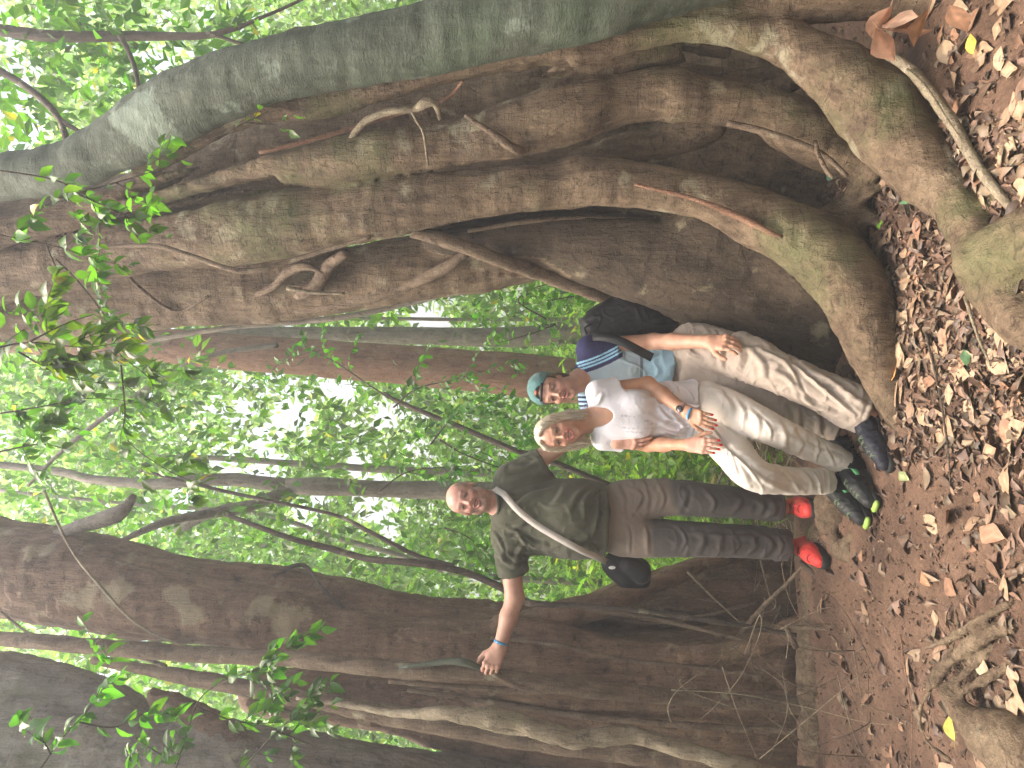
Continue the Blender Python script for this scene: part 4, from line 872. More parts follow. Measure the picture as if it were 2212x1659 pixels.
def shoe(root,H,toe,ground_n,L_,cu,cs,extra=None,ankle=None,lace=None,h=.0045,ridge=0):
    f=nrm(np.asarray(toe,float)); u=np.asarray(ground_n,float); u=nrm(u-f*(u@f)); s=np.cross(f,u); H=np.asarray(H,float); w=lambda a,b,c: H+f*a*L_+s*b*L_+u*c*L_
    pr=Prims(); q=L_
    pr.cone(w(.12,0,.17),w(.5,0,.17),.135*q,.14*q,.03,cut=(w(0,0,.085),-u)); pr.cone(w(.5,0,.16),w(.84,-.0,.13),.145*q,.120*q,.03,cut=(w(0,0,.085),-u))
    an=np.asarray(ankle,float) if ankle is not None else w(.16,0,.6)
    pr.cone(w(.17,0,.22),w(.19,0,.36)*.6+(w(.17,0,.22)+nrm(an-w(.17,0,.22))*.16*q)*.4,.135*q,.125*q,.03); pr.cone(w(.3,0,.30),w(.62,0,.2),.09*q,.10*q,.04)
    v,qq=pr.mesh(h); n=vnormals(v,qq); v=v+n*(.0022*fbm(v*70,2,5)+ridge*np.abs(np.sin(((v-H)@f)*190))**3*(((v-H)@f)>.35*L_))[:,None]
    up=mesh_obj('upper',v,qq,cu,root)
    ps=Prims()
    for a,b,ra,rb in ((.10,.45,.15,.145),(.45,.86,.16,.138)): ps.cone(w(a,0,.06),w(b,0,.06),ra*q,rb*q,.03,cut=(w(0,0,.115),u))
    F=ps.mesh  # sole: clipped below as well
    lo,hi=ps.bounds(); G=Field(lo,hi,h)
    for o,a,kw in ps.ops: getattr(G,o)(*a,**kw)
    G.clip(w(0,0,-.005),-u); v,qq,_=G.mesh(); mesh_obj('sole',relax(v,qq,1,.3),qq,cs,root)
    if lace is not None:
        mb=MB()
        for i in range(5):
            t=.40+.075*i; hh=.398-.28*(t-.3)
            a=[w(t,-.075,hh-.03),w(t+.01,-.04,hh+.008),w(t+.03,0,hh+.018),w(t+.045,.04,hh+.008),w(t+.055,.075,hh-.03)]; mb.tube([(*p,.0026) for p in a],.01,6)
            a=[w(t,.075,hh-.03),w(t+.01,.04,hh+.008),w(t+.03,0,hh+.02),w(t+.045,-.04,hh+.008),w(t+.055,-.075,hh-.03)]; mb.tube([(*p,.0026) for p in a],.01,6)
        mb.build('laces',lace,root)
    if extra: extra(w,q,up)
# ---------------- the man in the green shirt ----------------
man = empty('person',P(1755,1130,3.88),'bald smiling man in olive t-shirt and grey trousers holding a liana with his outstretched arm','person')
H1=Head(P(1007,1077,3.90),(.16,.05,.98),(-.03,-1,-.02),1.0)
pr=Prims(); H1.prims(pr,open_=.008,wide=1.05,jaw=1.2,smile=.006,nose=1.15,lid=.0026)
nb=P(1085,1084,3.95); pr.cone(H1.L(0,-.015,-.06),nb,.056,.060,.03); pr.cone(H1.L(0,.02,-.085),P(1074,1084,3.93),.035,.045,.03)
SR,SL=P(1096,1160,3.93),P(1102,1036,3.95)
ER,WR=P(1112,1291,3.90),P(1078,1400,3.87); EL,WL=P(1198,970,3.96),P(1262,925,3.98)
pr.cone(SR,ER,.058,.048,.03); pr.cone(ER,ER*.62+WR*.38,.046,.045,.02); pr.cone(ER*.62+WR*.38,WR,.045,.030,.02)
pr.cone(SL,EL,.058,.047,.03); pr.cone(EL,WL,.045,.030,.02)
pr.cone(SR,SL,.045,.045,.04); pr.cone(P(1120,1110,3.95),P(1310,1120,3.95),.13,.13,.05)
for kn,an,hp in ((P(1500,1165,3.88),P(1700,1178,3.90),P(1345,1158,3.95)),(P(1500,1076,3.88),P(1690,1098,3.88),P(1345,1083,3.95))): pr.cone(hp,kn,.06,.05,.03); pr.cone(kn,an,.05,.035,.03)
dR=P(1050,1462,3.815)-WR
hand(pr,WR,dR,(-.1,1,-.25),(0,.1,1),1.08,curl=(.45,.85,.7),tcurl=.9,spread=.05)
hand(pr,WL,P(1330,880,4.0)-WL,(0,-1,-.2),(1,0,0),1.0)
SK1=(.56,.33,.25)
def man_col(V):
    l=H1.loc(V); hd=(np.linalg.norm(V-H1.O,axis=1)<.19)
    c=np.tile(np.array((.55,.33,.235)),(len(V),1)); 
    pc=H1.paint(V,(.60,.34,.275),(.36,.15,.14),(.22,.16,.13),stub=.75,open_=.006,hair=(.22,.17,.15),
       hairfn=lambda x,y,z: .8*(((np.abs(x)>.052)&(z>.0)&(z<.07)&(y<.045))|((y<-.02)&(z>-.06)&(z<.075)))*(.7+.4*vnoise(V*260)),browth=.0026)
    c[hd]=pc[hd]
    arm=(V[:,0]<P(1100,1240,3.93)[0])&(V[:,2]>1.3); c[arm]=(.54,.315,.235)
    return c
build_body(man,pr,H1,[(WR,dR)],man_col); eyes(man,H1,(.06,.05,.05)); teeth(man,H1,.008,z=-.0565,w=.022,hgt=.003)
M['olive']=cloth_mat('olive_cotton',(.078,.078,.052),rough=.95,var=.25)
sh=Prims()
sh.ell(P(1150,1113,3.93),(.195,.135,.20),k=.02); sh.ell(P(1235,1120,3.90),(.200,.180,.19),k=.08); sh.cone(P(1275,1121,3.93),P(1330,1121,3.93),.186,.180,.06,ell=((0,1,0),.82),cut=(P(1314,1121,3.75),(0,0,-1)))
sh.cone(SR+np.array((.02,0,-.01)),SL+np.array((-.02,0,-.01)),.068,.068,.05); sh.cone(P(1082,1086,3.955),P(1110,1150,3.95),.066,.07,.04); sh.cone(P(1082,1086,3.955),P(1110,1040,3.95),.066,.07,.04)
for a,b in ((SR,P(1110,1240,3.93)),(SL,P(1174,997,3.95))):
    sh.cone(a,b+nrm(b-a)*.06,.078,.074,.05,cut=(b,nrm(b-a)))
sh.ell(P(1066,1086,3.93),(.060,.068,.030),k=.012,sub=True)
v,q=sh.mesh(.0055,rel=2)
nk=np.clip((np.linalg.norm(v-nb,axis=1)-.09)/.08,0,1); v=folds(v,q,.007,(7,3,2.2),3,warp=.5,mask=nk); v=folds(v,q,.005,(5,3,3.2),8,warp=.6,mask=nk); v=folds(v,q,.006,(9,5,5),9,warp=.8,mask=nk); v=folds(v,q,.008,(3,3,9),31,mask=np.clip(((-(v[:,0]-SR[0]))*9),0,1)*.8,warp=.5)
v=fold_lines(v,q,[[(1088,1046),(1130,1030),(1172,1020)],[(1092,1062),(1150,1045),(1205,1040)],[(1110,1100),(1150,1072),(1200,1052)],[(1092,1150),(1112,1134),(1150,1118)],[(1084,1135),(1120,1150),(1140,1186)],[(1120,1158),(1150,1178),(1178,1186)],
 [(1275,1042),(1242,1070),(1232,1108)],[(1292,1046),(1265,1080),(1262,1125)],[(1302,1066),(1284,1105),(1290,1165)],[(1215,1192),(1262,1164),(1304,1130)],[(1175,1190),(1232,1180),(1296,1184)],[(1305,1048),(1309,1120),(1306,1198)],
 [(1092,1198),(1118,1204),(1136,1202)],[(1078,1184),(1100,1214),(1128,1222)],[(1070,1150),(1085,1176),(1092,1210)],[(1112,1008),(1140,1010),(1168,1000)],[(1165,1100),(1200,1085),(1225,1050)],[(1130,1175),(1118,1190),(1108,1224)]],5.5,.013)
manV=v; mesh_obj('shirt',v,q,M['olive'],man)
mb=MB(); a=np.linspace(0,2*np.pi,28); ring=[(*(P(1071,1086,3.93)+np.array((math.cos(t)*.066,math.sin(t)*.068-.012,.006+.022*math.sin(t)))),.008) for t in a]; mb.tube(ring,.01,8); mb.build('collar',M['olive'],man)
M['taupe']=cloth_mat('wet_taupe_trousers',None,rough=.75,var=.15,spec=.35)
tr=Prims(); tr.cone(P(1308,1121,3.95),P(1345,1121,3.95),.165,.16,.05,ell=((0,1,0),.85))
legs=[[(*P(1345,1158,3.94),.105),(*P(1440,1163,3.90),.088),(*P(1520,1166,3.87),.078),(*P(1620,1170,3.89),.074),(*P(1700,1178,3.90),.072)],
      [(*P(1345,1084,3.94),.108),(*P(1440,1074,3.90),.088),(*P(1520,1080,3.86),.076),(*P(1610,1088,3.87),.068),(*P(1688,1098,3.88),.064)]]
for rows in legs:
    r=spline(rows,.05)
    for i in range(len(r)-1):
        last=i>=len(r)-3; cutp=(r[-1,:3],nrm(r[-1,:3]-r[-3,:3]))
        if last: tr.cone(r[i,:3],r[i+1,:3]+(nrm(r[-1,:3]-r[-3,:3])*.03 if i==len(r)-2 else 0),r[i,3],r[i+1,3],.02,cut=cutp)
        else: tr.cone(r[i,:3],r[i+1,:3],r[i,3],r[i+1,3],.02)
v,q=tr.mesh(.0055,rel=2); v=folds(v,q,.004,(2.5,2.5,7),12,warp=.7); v=folds(v,q,.005,(3,3,13),15,mask=np.clip((P(1600,1100,3.9)[2]-v[:,2])*6,0,1),warp=.8); v=folds(v,q,.005,(5,4,9),19,warp=.8)
v=fold_lines(v,q,[[(1335,1048),(1350,1080),(1344,1112)],[(1362,1044),(1378,1075),(1366,1112)],[(1392,1044),(1408,1078),(1396,1108)],[(1425,1046),(1436,1075),(1426,1104)],[(1350,1128),(1368,1160),(1358,1196)],[(1385,1128),(1402,1160),(1390,1196)],
 [(1456,1134),(1482,1160),(1464,1192)],[(1496,1136),(1520,1164),(1504,1194)],[(1535,1138),(1562,1166),(1545,1196)],[(1572,1142),(1596,1170),(1580,1198)],[(1606,1146),(1630,1172),(1616,1200)],[(1640,1148),(1662,1174),(1650,1204)],[(1672,1150),(1684,1176),(1676,1204)],
 [(1470,1044),(1495,1072),(1480,1104)],[(1520,1056),(1545,1084),(1530,1108)],[(1575,1064),(1600,1088),(1586,1112)],[(1625,1070),(1648,1092),(1636,1116)],[(1660,1074),(1674,1096),(1664,1120)],[(1480,1150),(1560,1160),(1640,1162)]][::1],5.5,.0065)
X,Y=projv(v); wl=np.where(Y>1121,1405,1455)+22*fbm(v*7,2,4); wet=np.clip((X-wl)/14,0,1)[:,None]; mesh_obj('trousers',v,q,M['taupe'],man,col=np.array((.20,.155,.125))*(1-wet)+np.array((.078,.067,.062))*wet)
M['red']=cloth_mat('red_shoe_fabric',(.72,.045,.035),rough=.5,var=.2,weave=300,spec=.4); M['sole']=plain_mat('black_rubber',(.018,.018,.018),.7,.4); M['redlace']=plain_mat('dark_red_lace',(.22,.01,.01),.7)
shoe(man,P(1738,1172,3.98)+np.array((0,0,-.045)),P(1762,1212,3.78)-P(1742,1178,3.98)+np.array((0,0,-.01)),(0,0,1),.285,M['red'],M['sole'],ankle=P(1695,1178,3.92),lace=M['redlace'],ridge=.002)
shoe(man,P(1728,1090,3.98)+np.array((0,0,-.045)),P(1748,1108,3.75)-P(1735,1096,3.98)+np.array((0,0,-.01)),(0,0,1),.285,M['red'],M['sole'],ankle=P(1690,1098,3.9),lace=M['redlace'],ridge=.002)
M['blueband']=plain_mat('blue_wristband',(.03,.28,.55),.5,var=.05)
def band(root,c,ax,r,w,mat,name='wristband',e=(1,1)):
    ax=nrm(ax); u=nrm(np.cross(ax,(.2,.3,.9))); t=np.cross(ax,u); a=np.linspace(0,2*np.pi,33); pts=np.array([c+u*math.cos(x)*r*e[0]+t*math.sin(x)*r*e[1] for x in a]); mb=MB(); ribbon(mb,pts,ax,w,.0012); return mb.build(name,mat,root)
bc=ER*.12+WR*.88; band(man,bc,WR-ER,.0355,.0055,M['blueband'])
# his sling bag
M['black']=cloth_mat('black_nylon',(.0065,.007,.010),rough=.6,var=.3,spec=.3,sheen=0); M['strapw']=cloth_mat('pale_strap',(.50,.46,.42),rough=.8,var=.08); M['white']=plain_mat('white_patch',(.75,.75,.75),.6,var=.03)
bag=empty('sling_bag',P(1400,1230,3.95),'small black sling bag at the right hip of the man in olive','bag')
bp=Prims(); bp.cone(P(1318,1218,3.97),P(1352,1232,3.98),.045,.078,.03,ell=((0,1,0),.7)); bp.cone(P(1345,1222,3.98),P(1375,1235,3.98),.085,.075,.03,ell=((0,1,0),.7)); bp.cone(P(1350,1250,3.96),P(1392,1258,3.97),.04,.03,.02)
bp.cone(P(1360,1218,3.93),P(1385,1240,3.93),.05,.05,.012)
v,q=bp.mesh(.005,rel=2); v=folds(v,q,.004,(8,8,8),5); mesh_obj('pouch',v,q,M['black'],bag)
mb=MB(); pts=drape([(1083,1061),(1098,1078),(1118,1102),(1150,1128),(1185,1150),(1225,1172),(1262,1192),(1292,1204)],manV,.007); pts=np.vstack([P(1071,1050,4.0),P(1064,1054,3.95),P(1070,1057,3.885),pts[1:],P(1312,1214,3.95)]); ribbon(mb,pts,(.8,0,-.6),.016,.0016); mb.build('strap',M['strapw'],bag)
mb=MB(); v,q=sphere(P(1322,1226,3.885),(.009,.003,.018)); mb.add(v,q); mb.build('label_patch',M['white'],bag)
# ---------------- the woman ----------------
wom = empty('person',P(1890,1050,3.35),'blonde woman in white t-shirt and beige trousers leaning back between the two men','person')
H2=Head(P(1203,935,3.58),(-.15,.04,.98),(-.16,-1,-.02),.93)
pr=Prims(); H2.prims(pr,open_=.0085,wide=.95,jaw=.85,smile=.009,nose=.9,lid=.0030)
nb2=P(1286,900,3.64); pr.cone(H2.L(0,-.015,-.06),nb2,.046,.056,.03)
SL2,SR2=P(1292,847,3.58),P(1302,946,3.64); EL2,WL2=P(1400,830,3.60),P(1484,890,3.44); ER2,WR2=P(1402,960,3.64),P(1492,961,3.40)
pr.cone(SL2,EL2,.043,.036,.03); pr.cone(EL2,EL2*.65+WL2*.35,.035,.034,.02); pr.cone(EL2*.65+WL2*.35,WL2,.034,.0235,.02)
pr.cone(SR2,ER2,.041,.034,.03); pr.cone(ER2,ER2*.65+WR2*.35,.034,.033,.02); pr.cone(ER2*.65+WR2*.35,WR2,.033,.0235,.02)
pr.cone(SL2+np.array((0,0,.0)),SR2,.040,.040,.04); pr.ell(P(1340,893,3.60),(.118,.084,.125),k=.04); pr.ell(P(1375,872,3.535),(.05,.05,.055),k=.03); pr.ell(P(1379,918,3.55),(.05,.05,.055),k=.03)
pr.cone(P(1400,887,3.64),P(1500,885,3.70),.09,.10,.05)
KL2,AL2=P(1662,925,3.32),P(1842,1007,3.36); KR2,AR2=P(1628,1030,3.22),P(1800,1040,3.38)
for hp,kn,an in ((P(1520,862,3.68),KL2,AL2),(P(1520,915,3.68),KR2,AR2)): pr.cone(hp,kn,.055,.04,.03); pr.cone(kn,an,.04,.032,.03)
tips=[]; dL=P(1556,922,3.33)-WL2; dW=P(1560,966,3.27)-WR2
hand(pr,WL2,dL,(.15,.8,-.55),(-1,0,0),.86,curl=(.15,.3,.25),spread=.04,tips=tips); hand(pr,WR2,dW,(-.1,.8,-.5),(1,0,0),.86,curl=(.18,.35,.3),spread=.03,tips=tips)
def wom_col(V):
    c=np.tile(np.array((.50,.275,.175)),(len(V),1)); hd=(np.linalg.norm(V-H2.O,axis=1)<.17)
    pc=H2.paint(V,(.58,.33,.235),(.55,.17,.16),(.26,.15,.09),browth=.0022,open_=.0055,smile=.009,blush=(.62,.28,.2)); c[hd]=pc[hd]
    r=(V[:,2]<P(1470,950,3.5)[2])&(V[:,0]<P(1500,940,3.5)[0]); c[r]=(.60,.34,.25)
    return c
build_body(wom,pr,H2,[(WL2,dL),(WR2,dW)],wom_col); eyes(wom,H2,(.10,.12,.12)); teeth(wom,H2,.0085,z=-.0575,w=.026,hgt=.005)
M['nail']=plain_mat('red_nail_polish',(.65,.02,.03),.2,var=.02,bst=0)
for p,nu,dv,r_ in tips:
    u=nrm(nu); e=np.cross(dv,u); v,q=sphere(p+u*r_*.55-dv*.001,(.0058,.0085,.003),np.array([e,dv,u])); mesh_obj('fingernail',v,q,M['nail'],wom)
M['whitecloth']=cloth_mat('white_cotton',None,rough=.9,var=.06)
sh=Prims(); sh.ell(P(1340,893,3.60),(.130,.098,.135),k=.04); sh.ell(P(1375,872,3.535),(.058,.050,.065),k=.04); sh.ell(P(1379,918,3.55),(.058,.050,.065),k=.04); sh.cone(SL2,SR2,.050,.050,.04)
sh.cone(P(1395,888,3.63),P(1440,886,3.65),.115,.118,.05,ell=((0,1,0),.82)); sh.cone(P(1440,886,3.65),P(1530,884,3.68),.118,.150,.05,ell=((0,1,0),.85),cut=(P(1502,885,3.6),(-.12,0,-1)))
for a,b in ((SL2,P(1337,838,3.59)),(SR2,P(1345,953,3.66))): sh.cone(a,b+nrm(b-a)*.05,.052,.056,.03,cut=(b,nrm(b-a)))
sh.ell(P(1268,905,3.55),(.050,.085,.13),np.array([nrm((1,0,.18)),(0,1,0),nrm((-.18,0,1))]),k=.008,sub=True)
v,q=sh.mesh(.0045,rel=2); X,Y=projv(v); low=np.clip((X-1380)/60,0,1)
nk=np.clip((np.linalg.norm(v-nb2,axis=1)-.10)/.08,0,1); v=folds(v,q,.006,(5,3,5),44,mask=(.3+.7*low)*nk,warp=.7); v=folds(v,q,.008,(5,3,9),47,mask=low,warp=.9)
X,Y=projv(v); c=np.tile(np.array((.72,.70,.745)),(len(v),1)); front=v[:,1]<3.66
for (a,b) in (((1343,898),(1372,900)),((1345,924),(1374,926)),((1350,932),(1388,935)),((1392,910),(1404,908)),((1404,908),(1410,915)),((1393,925),(1410,925))):
    a=np.array(a,float);b=np.array(b,float);t=np.clip(((X-a[0])*(b-a)[0]+(Y-a[1])*(b-a)[1])/((b-a)@(b-a)),0,1); dd=np.hypot(X-a[0]-t*(b-a)[0],Y-a[1]-t*(b-a)[1]); m_=(dd<1.9)&front&(np.sin(X*2.2)>-.4); c[m_]=(.50,.48,.54)
v=fold_lines(v,q,[[(1400,900),(1440,925),(1480,930)],[(1415,880),(1450,905),(1492,912)],[(1420,930),(1450,940),(1485,942)],[(1440,850),(1465,870),(1496,880)],[(1400,868),(1430,862),(1470,845)],[(1455,895),(1470,915),(1492,928)],[(1260,862),(1280,868),(1300,860)]],4.5,.009)
X,Y=projv(v); womV=v; mesh_obj('t_shirt',v,q,M['whitecloth'],wom,col=c)
M['beige']=cloth_mat('beige_trousers',(.62,.56,.495),rough=.85,var=.08)
tr=Prims(); tr.cone(P(1490,886,3.70),P(1525,888,3.68),.135,.135,.05,ell=((0,1,0),.85)); 
for rows in ([(*P(1525,866,3.67),.098),(*P(1590,893,3.50),.086),(*P(1662,925,3.33),.066),(*P(1745,963,3.35),.056),(*P(1828,1000,3.37),.049)],
             [(*P(1525,912,3.67),.098),(*P(1575,965,3.45),.082),(*P(1626,1024,3.23),.066),(*P(1700,1038,3.30),.055),(*P(1790,1040,3.38),.050)]):
    r=spline(rows,.05)
    for i in range(len(r)-1):
        last=i>=len(r)-3; e=nrm(r[-1,:3]-r[-3,:3])
        tr.cone(r[i,:3],r[i+1,:3]+(e*.03 if i==len(r)-2 else 0),r[i,3],r[i+1,3],.02,**({'cut':(r[-1,:3],e)} if last else {}))
v,q=tr.mesh(.005,rel=2); v=folds(v,q,.003,(3,3,8),52,warp=.7); v=folds(v,q,.003,(3,3,14),55,warp=.8); v=fold_lines(v,q,[[(1560,852),(1576,880),(1580,906)],[(1590,866),(1604,892),(1604,924)],[(1622,882),(1636,908),(1630,938)],[(1650,900),(1666,926),(1660,952)],[(1678,910),(1700,940),(1694,968)],[(1712,924),(1736,956),(1728,982)],[(1745,942),(1766,970),(1760,998)],[(1690,928),(1750,958),(1815,990)],[(1780,964),(1796,990),(1790,1012)],
 [(1522,940),(1572,975),(1602,1040)],[(1536,952),(1592,992),(1622,1052)],[(1556,962),(1606,998),(1640,1054)],[(1526,925),(1560,958),(1580,1012)],[(1598,996),(1650,1036),(1700,1058)],[(1640,1012),(1690,1030),(1740,1060)],[(1690,1014),(1716,1040),(1722,1060)],[(1726,1016),(1748,1040),(1756,1060)],[(1762,1020),(1778,1042),(1782,1062)]],4.5,.009)
mesh_obj('trousers',v,q,M['beige'],wom)
M['blackshoe']=plain_mat('black_shoe',(.012,.013,.014),.6,.4,var=.5); M['lime']=plain_mat('lime_rubber',(.27,.43,.08),.5,var=.05); M['mint']=plain_mat('mint_green_print',(.18,.62,.25),.5,var=.02); M['darklace']=plain_mat('dark_green_lace',(.12,.17,.09),.7)
def lime_toe(w,q,up):
    mb=MB(); f_=nrm(w(1,0,0)-w(0,0,0)); u_=nrm(w(0,0,1)-w(0,0,0)); v,qq=sphere(w(.955,0,.085),(.034,.017,.0135),np.array([np.cross(f_,u_),f_,u_])); mb.add(v,qq); mb.build('toe_cap',M['lime'],up)
def swoosh(side):
    def fn(w,q,up):
        lime_toe(w,q,up); mb=MB(); pts=[(.20,.34,.1),(.25,.26,.5),(.31,.215,1.0),(.38,.205,.9),(.46,.235,.45),(.54,.28,.08)]
        sp=spline([(a,b,c,0) for a,b,c in pts],.03); P3=np.array([w(a,side*(.156-.25*max(0,b-.2)),b) for a,b,c,_ in sp]); ribbon(mb,P3,w(0,0,1)-w(0,0,0),sp[:,2]*.011,.0022); mb.build('curved_mark',M['mint'],up)
    return fn
def put_shoe(root,h,t,L_,cu,cs,ank,extra,lace):
    shoe(root,h,np.array(t)-np.array(h),(0,0,1),L_,cu,cs,extra=extra,ankle=ank,lace=lace)
hh=P(1868,1000,3.40); tt=P(1912,1098,3.20); hh[2]=.02; tt[2]=.012; put_shoe(wom,hh,tt,.262,M['blackshoe'],M['sole'],P(1826,1000,3.38),swoosh(-1),M['darklace'])
hh=P(1832,1044,3.46); tt=P(1880,1118,3.28); hh[2]=.045; tt[2]=.03; put_shoe(wom,hh,tt,.262,M['blackshoe'],M['sole'],P(1785,1040,3.4),lime_toe if False else swoosh(-1),M['darklace'])
M['sock']=cloth_mat('black_sock',(.008,.008,.010),sheen=0); mb=MB(); mb.add(*tube_arrays(np.array([AL2*.9+KL2*.1,AL2,P(1868,1012,3.36)]),np.array([.04,.039,.038]),16)); mb.build('sock',M['sock'],wom); mb=MB(); mb.add(*tube_arrays(np.array([AR2*.9+KR2*.1,AR2,P(1832,1050,3.40)]),np.array([.04,.039,.038]),16)); mb.build('sock',M['sock'],wom)
bc=EL2*.06+WL2*.94; ax=WL2-EL2; wd=nrm(P(1556,922,3.33)-WL2)
band(wom,WL2+wd*.022,wd,.0305,.0045,M['blueband'],e=(1,.9))
M['pinkstrap']=plain_mat('rose_watch_strap',(.42,.26,.25),.6); wt=band(wom,EL2*.1+WL2*.9,ax,.0285,.009,M['pinkstrap'],'watch')
u=nrm(ax); e=nrm(np.cross(u,(0,1,0))); f_=np.cross(u,e); f_=f_ if f_[1]<0 else -f_; f_=nrm(np.array((-.25,-1,.25))-u*(np.array((-.25,-1,.25))@u)); e=np.cross(u,f_); c0=EL2*.1+WL2*.9+f_*.030
pw=Prims(); pw.ell(c0,(.018,.0155,.0055),np.array([u,e,f_]),k=.001); v,q=pw.mesh(.0015); M['glassblack']=plain_mat('black_glass',(.01,.01,.012),.1,var=0,bst=0); mesh_obj('watch_face',v,q,M['glassblack'],wt)
# hair: blonde, centre parted, falling to the shoulders
M['blonde']=hair_mat('blonde_hair',(.36,.28,.19),(.78,.70,.56))
hp=Prims()
def HE(x,y,z,a,b,c,k=.02,**kw): hp.ell(H2.L(x,y,z),(a*.93,b*.93,c*.93),H2.R,k,**kw)
HE(0,-.022,.030,.083,.098,.086); HE(0,-.05,-.03,.078,.065,.085)
for g in (-1,1):
    hp.tube([(*H2.L(g*.02,.070,.088),.010),(*H2.L(g*.05,.056,.066),.012),(*H2.L(g*.070,.028,.02),.012),(*H2.L(g*.075,.006,-.03),.013),(*H2.L(g*.070,-.004,-.08),.015),(*H2.L(g*.062,-.016,-.105),.010),(*H2.L(g*.058,-.02,-.125),.004)],k=.02,step=.02)
hp.cone(H2.L(-.04,-.04,-.06),H2.L(-.05,-.035,-.13),.03,.014,.03); hp.cone(H2.L(.035,-.045,-.06),H2.L(.045,-.045,-.12),.03,.014,.03)
HE(0,.085,-.01,.056,.06,.088,.012,sub=True)
v,q=hp.mesh(.0035,rel=2); n_=vnormals(v,q); l=H2.loc(v); ang=np.arctan2(l[:,0],l[:,2]+.06); st=fbm(np.stack([ang*26,l[:,1]*60,l[:,2]*6],1),2,3); v=v+n_*(st*.0014)[:,None]; v=v+n_*(-.005*np.exp(-(l[:,0]/.004)**2)*(l[:,2]>.05))[:,None]
hob=mesh_obj('hair',v,q,M['blonde'],wom)
mb=MB(); r=np.random.default_rng(12)
for i in range(420):
    g=r.choice((-1,1)); a=r.uniform(0,1); x0=g*(.062+.02*r.random()); y0=-.03+.055*a
    pts=[H2.L(x0*.6,y0*.7+.01,.092-.01*r.random()),H2.L(x0*1.05,y0,.045),H2.L(x0*1.18,y0,-.02),H2.L(x0*(1.02+.16*r.normal()),y0-.005,-.09),H2.L(x0*(.98+.24*r.normal()),y0-.01+.02*r.normal(),-.115-.06*r.random())]
    mb.tube([(*p,.0011 if j<4 else .0004) for j,p in enumerate(pts)],.025,4)
mb.build('hair_strands',M['blonde'],hob)
# ---------------- the young man ----------------
yng = empty('person',P(1900,930,3.35),'young man in backwards teal cap and blue striped shirt leaning against the fig','person')
H3=Head(P(1195,841,3.76),(.05,.03,1),(-.26,-1,-.02),.95)
pr=Prims(); H3.prims(pr,open_=.003,wide=.95,jaw=1.0,smile=.005,nose=1.0,lid=.0026)
nb3=P(1262,815,3.84); pr.cone(H3.L(0,-.015,-.06),nb3,.050,.060,.03)
SL3,SR3=P(1276,752,3.82),P(1282,866,3.88); EL3,WL3=P(1412,738,3.76),P(1534,738,3.46); ER3,WR3=P(1292,925,3.84),P(1332,955,3.60)
pr.cone(SL3,EL3,.048,.040,.03); pr.cone(EL3,EL3*.65+WL3*.35,.040,.039,.02); pr.cone(EL3*.65+WL3*.35,WL3,.039,.028,.02)
pr.cone(SR3,ER3,.048,.040,.03); pr.cone(ER3,WR3,.038,.029,.02); pr.cone(SL3,SR3,.045,.045,.04); pr.cone(P(1310,805,3.86),P(1480,785,3.80),.10,.10,.04)
for hp_,kn,an in ((P(1490,745,3.74),P(1665,800,3.42),P(1880,897,3.22)),(P(1500,800,3.76),P(1665,860,3.60),P(1815,930,3.5))): pr.cone(hp_,kn,.055,.045,.03); pr.cone(kn,an,.045,.035,.03)
dY=P(1606,742,3.32)-WL3; dZ=P(1398,956,3.56)-WR3
hand(pr,WL3,dY,(-.35,.9,-.1),(-1,-.2,0),1.0,curl=(.30,.45,.35),spread=.04); hand(pr,WR3,dZ,(.5,.75,0),(1,.3,.2),.98,curl=(.12,.2,.2),spread=.10)
def yng_col(V):
    c=np.tile(np.array((.54,.31,.215)),(len(V),1)); hd=(np.linalg.norm(V-H3.O,axis=1)<.17)
    pc=H3.paint(V,(.56,.325,.25),(.42,.17,.15),(.10,.06,.04),browth=.0026,stub=.10,open_=.001,smile=.005,hair=(.11,.065,.04),hairfn=lambda x,y,z:.95*(((z>.060))|((y<.0)&(z>-.035)&(np.abs(x)>.02))|((y<-.03)&(z>-.08)))); c[hd]=pc[hd]
    r=(V[:,0]<P(1330,930,3.6)[0])&(V[:,2]>.9); c[r]=(.62,.37,.29); return c
build_body(yng,pr,H3,[(WL3,dY),(WR3,dZ)],yng_col); eyes(yng,H3,(.05,.035,.025)); teeth(yng,H3,.003,w=.017,hgt=.003)
M['brownhair']=hair_mat('brown_hair',(.05,.03,.02),(.15,.09,.055))
hr=Prims(); 
def YE(pq,x,y,z,a,b,c,k=.01,**kw): pq.ell(H3.L(x,y,z),(a*.95,b*.95,c*.95),H3.R,k,**kw)
YE(hr,0,-.030,.010,.078,.080,.075); YE(hr,0,-.05,-.045,.055,.045,.045,.02)
for g in (-1,1): hr.cone(H3.L(g*.069,.018,.05),H3.L(g*.070,.010,-.002),.010,.007,.01); hr.cone(H3.L(g*.066,-.03,-.02),H3.L(g*.062,-.04,-.07),.018,.014,.01)
hr.clip(H3.L(0,0,.075),H3.u); v,q=hr.mesh(.0035); n_=vnormals(v,q); v=v+n_*(.0022*fbm(v*np.array((160,160,60)),2,2))[:,None]; mesh_obj('hair',v,q,M['brownhair'],yng)
M['cap']=cloth_mat('teal_cap_cloth',(.10,.215,.215),rough=.9,var=.3)
cp=Prims(); YE(cp,0,-.012,.052,.084,.101,.082); cp.clip(H3.L(0,.09,.058),nrm(-H3.u+H3.f*.32)); YE(cp,0,.10,.068,.040,.05,.030,.002,sub=True)
v,q=cp.mesh(.003); n_=vnormals(v,q); l=H3.loc(v); v=v+n_*(.0014*np.cos(np.arctan2(l[:,0],l[:,1])*6)+.0012*fbm(v*60,2,3))[:,None]; cap_=mesh_obj('cap',v,q,M['cap'],yng)
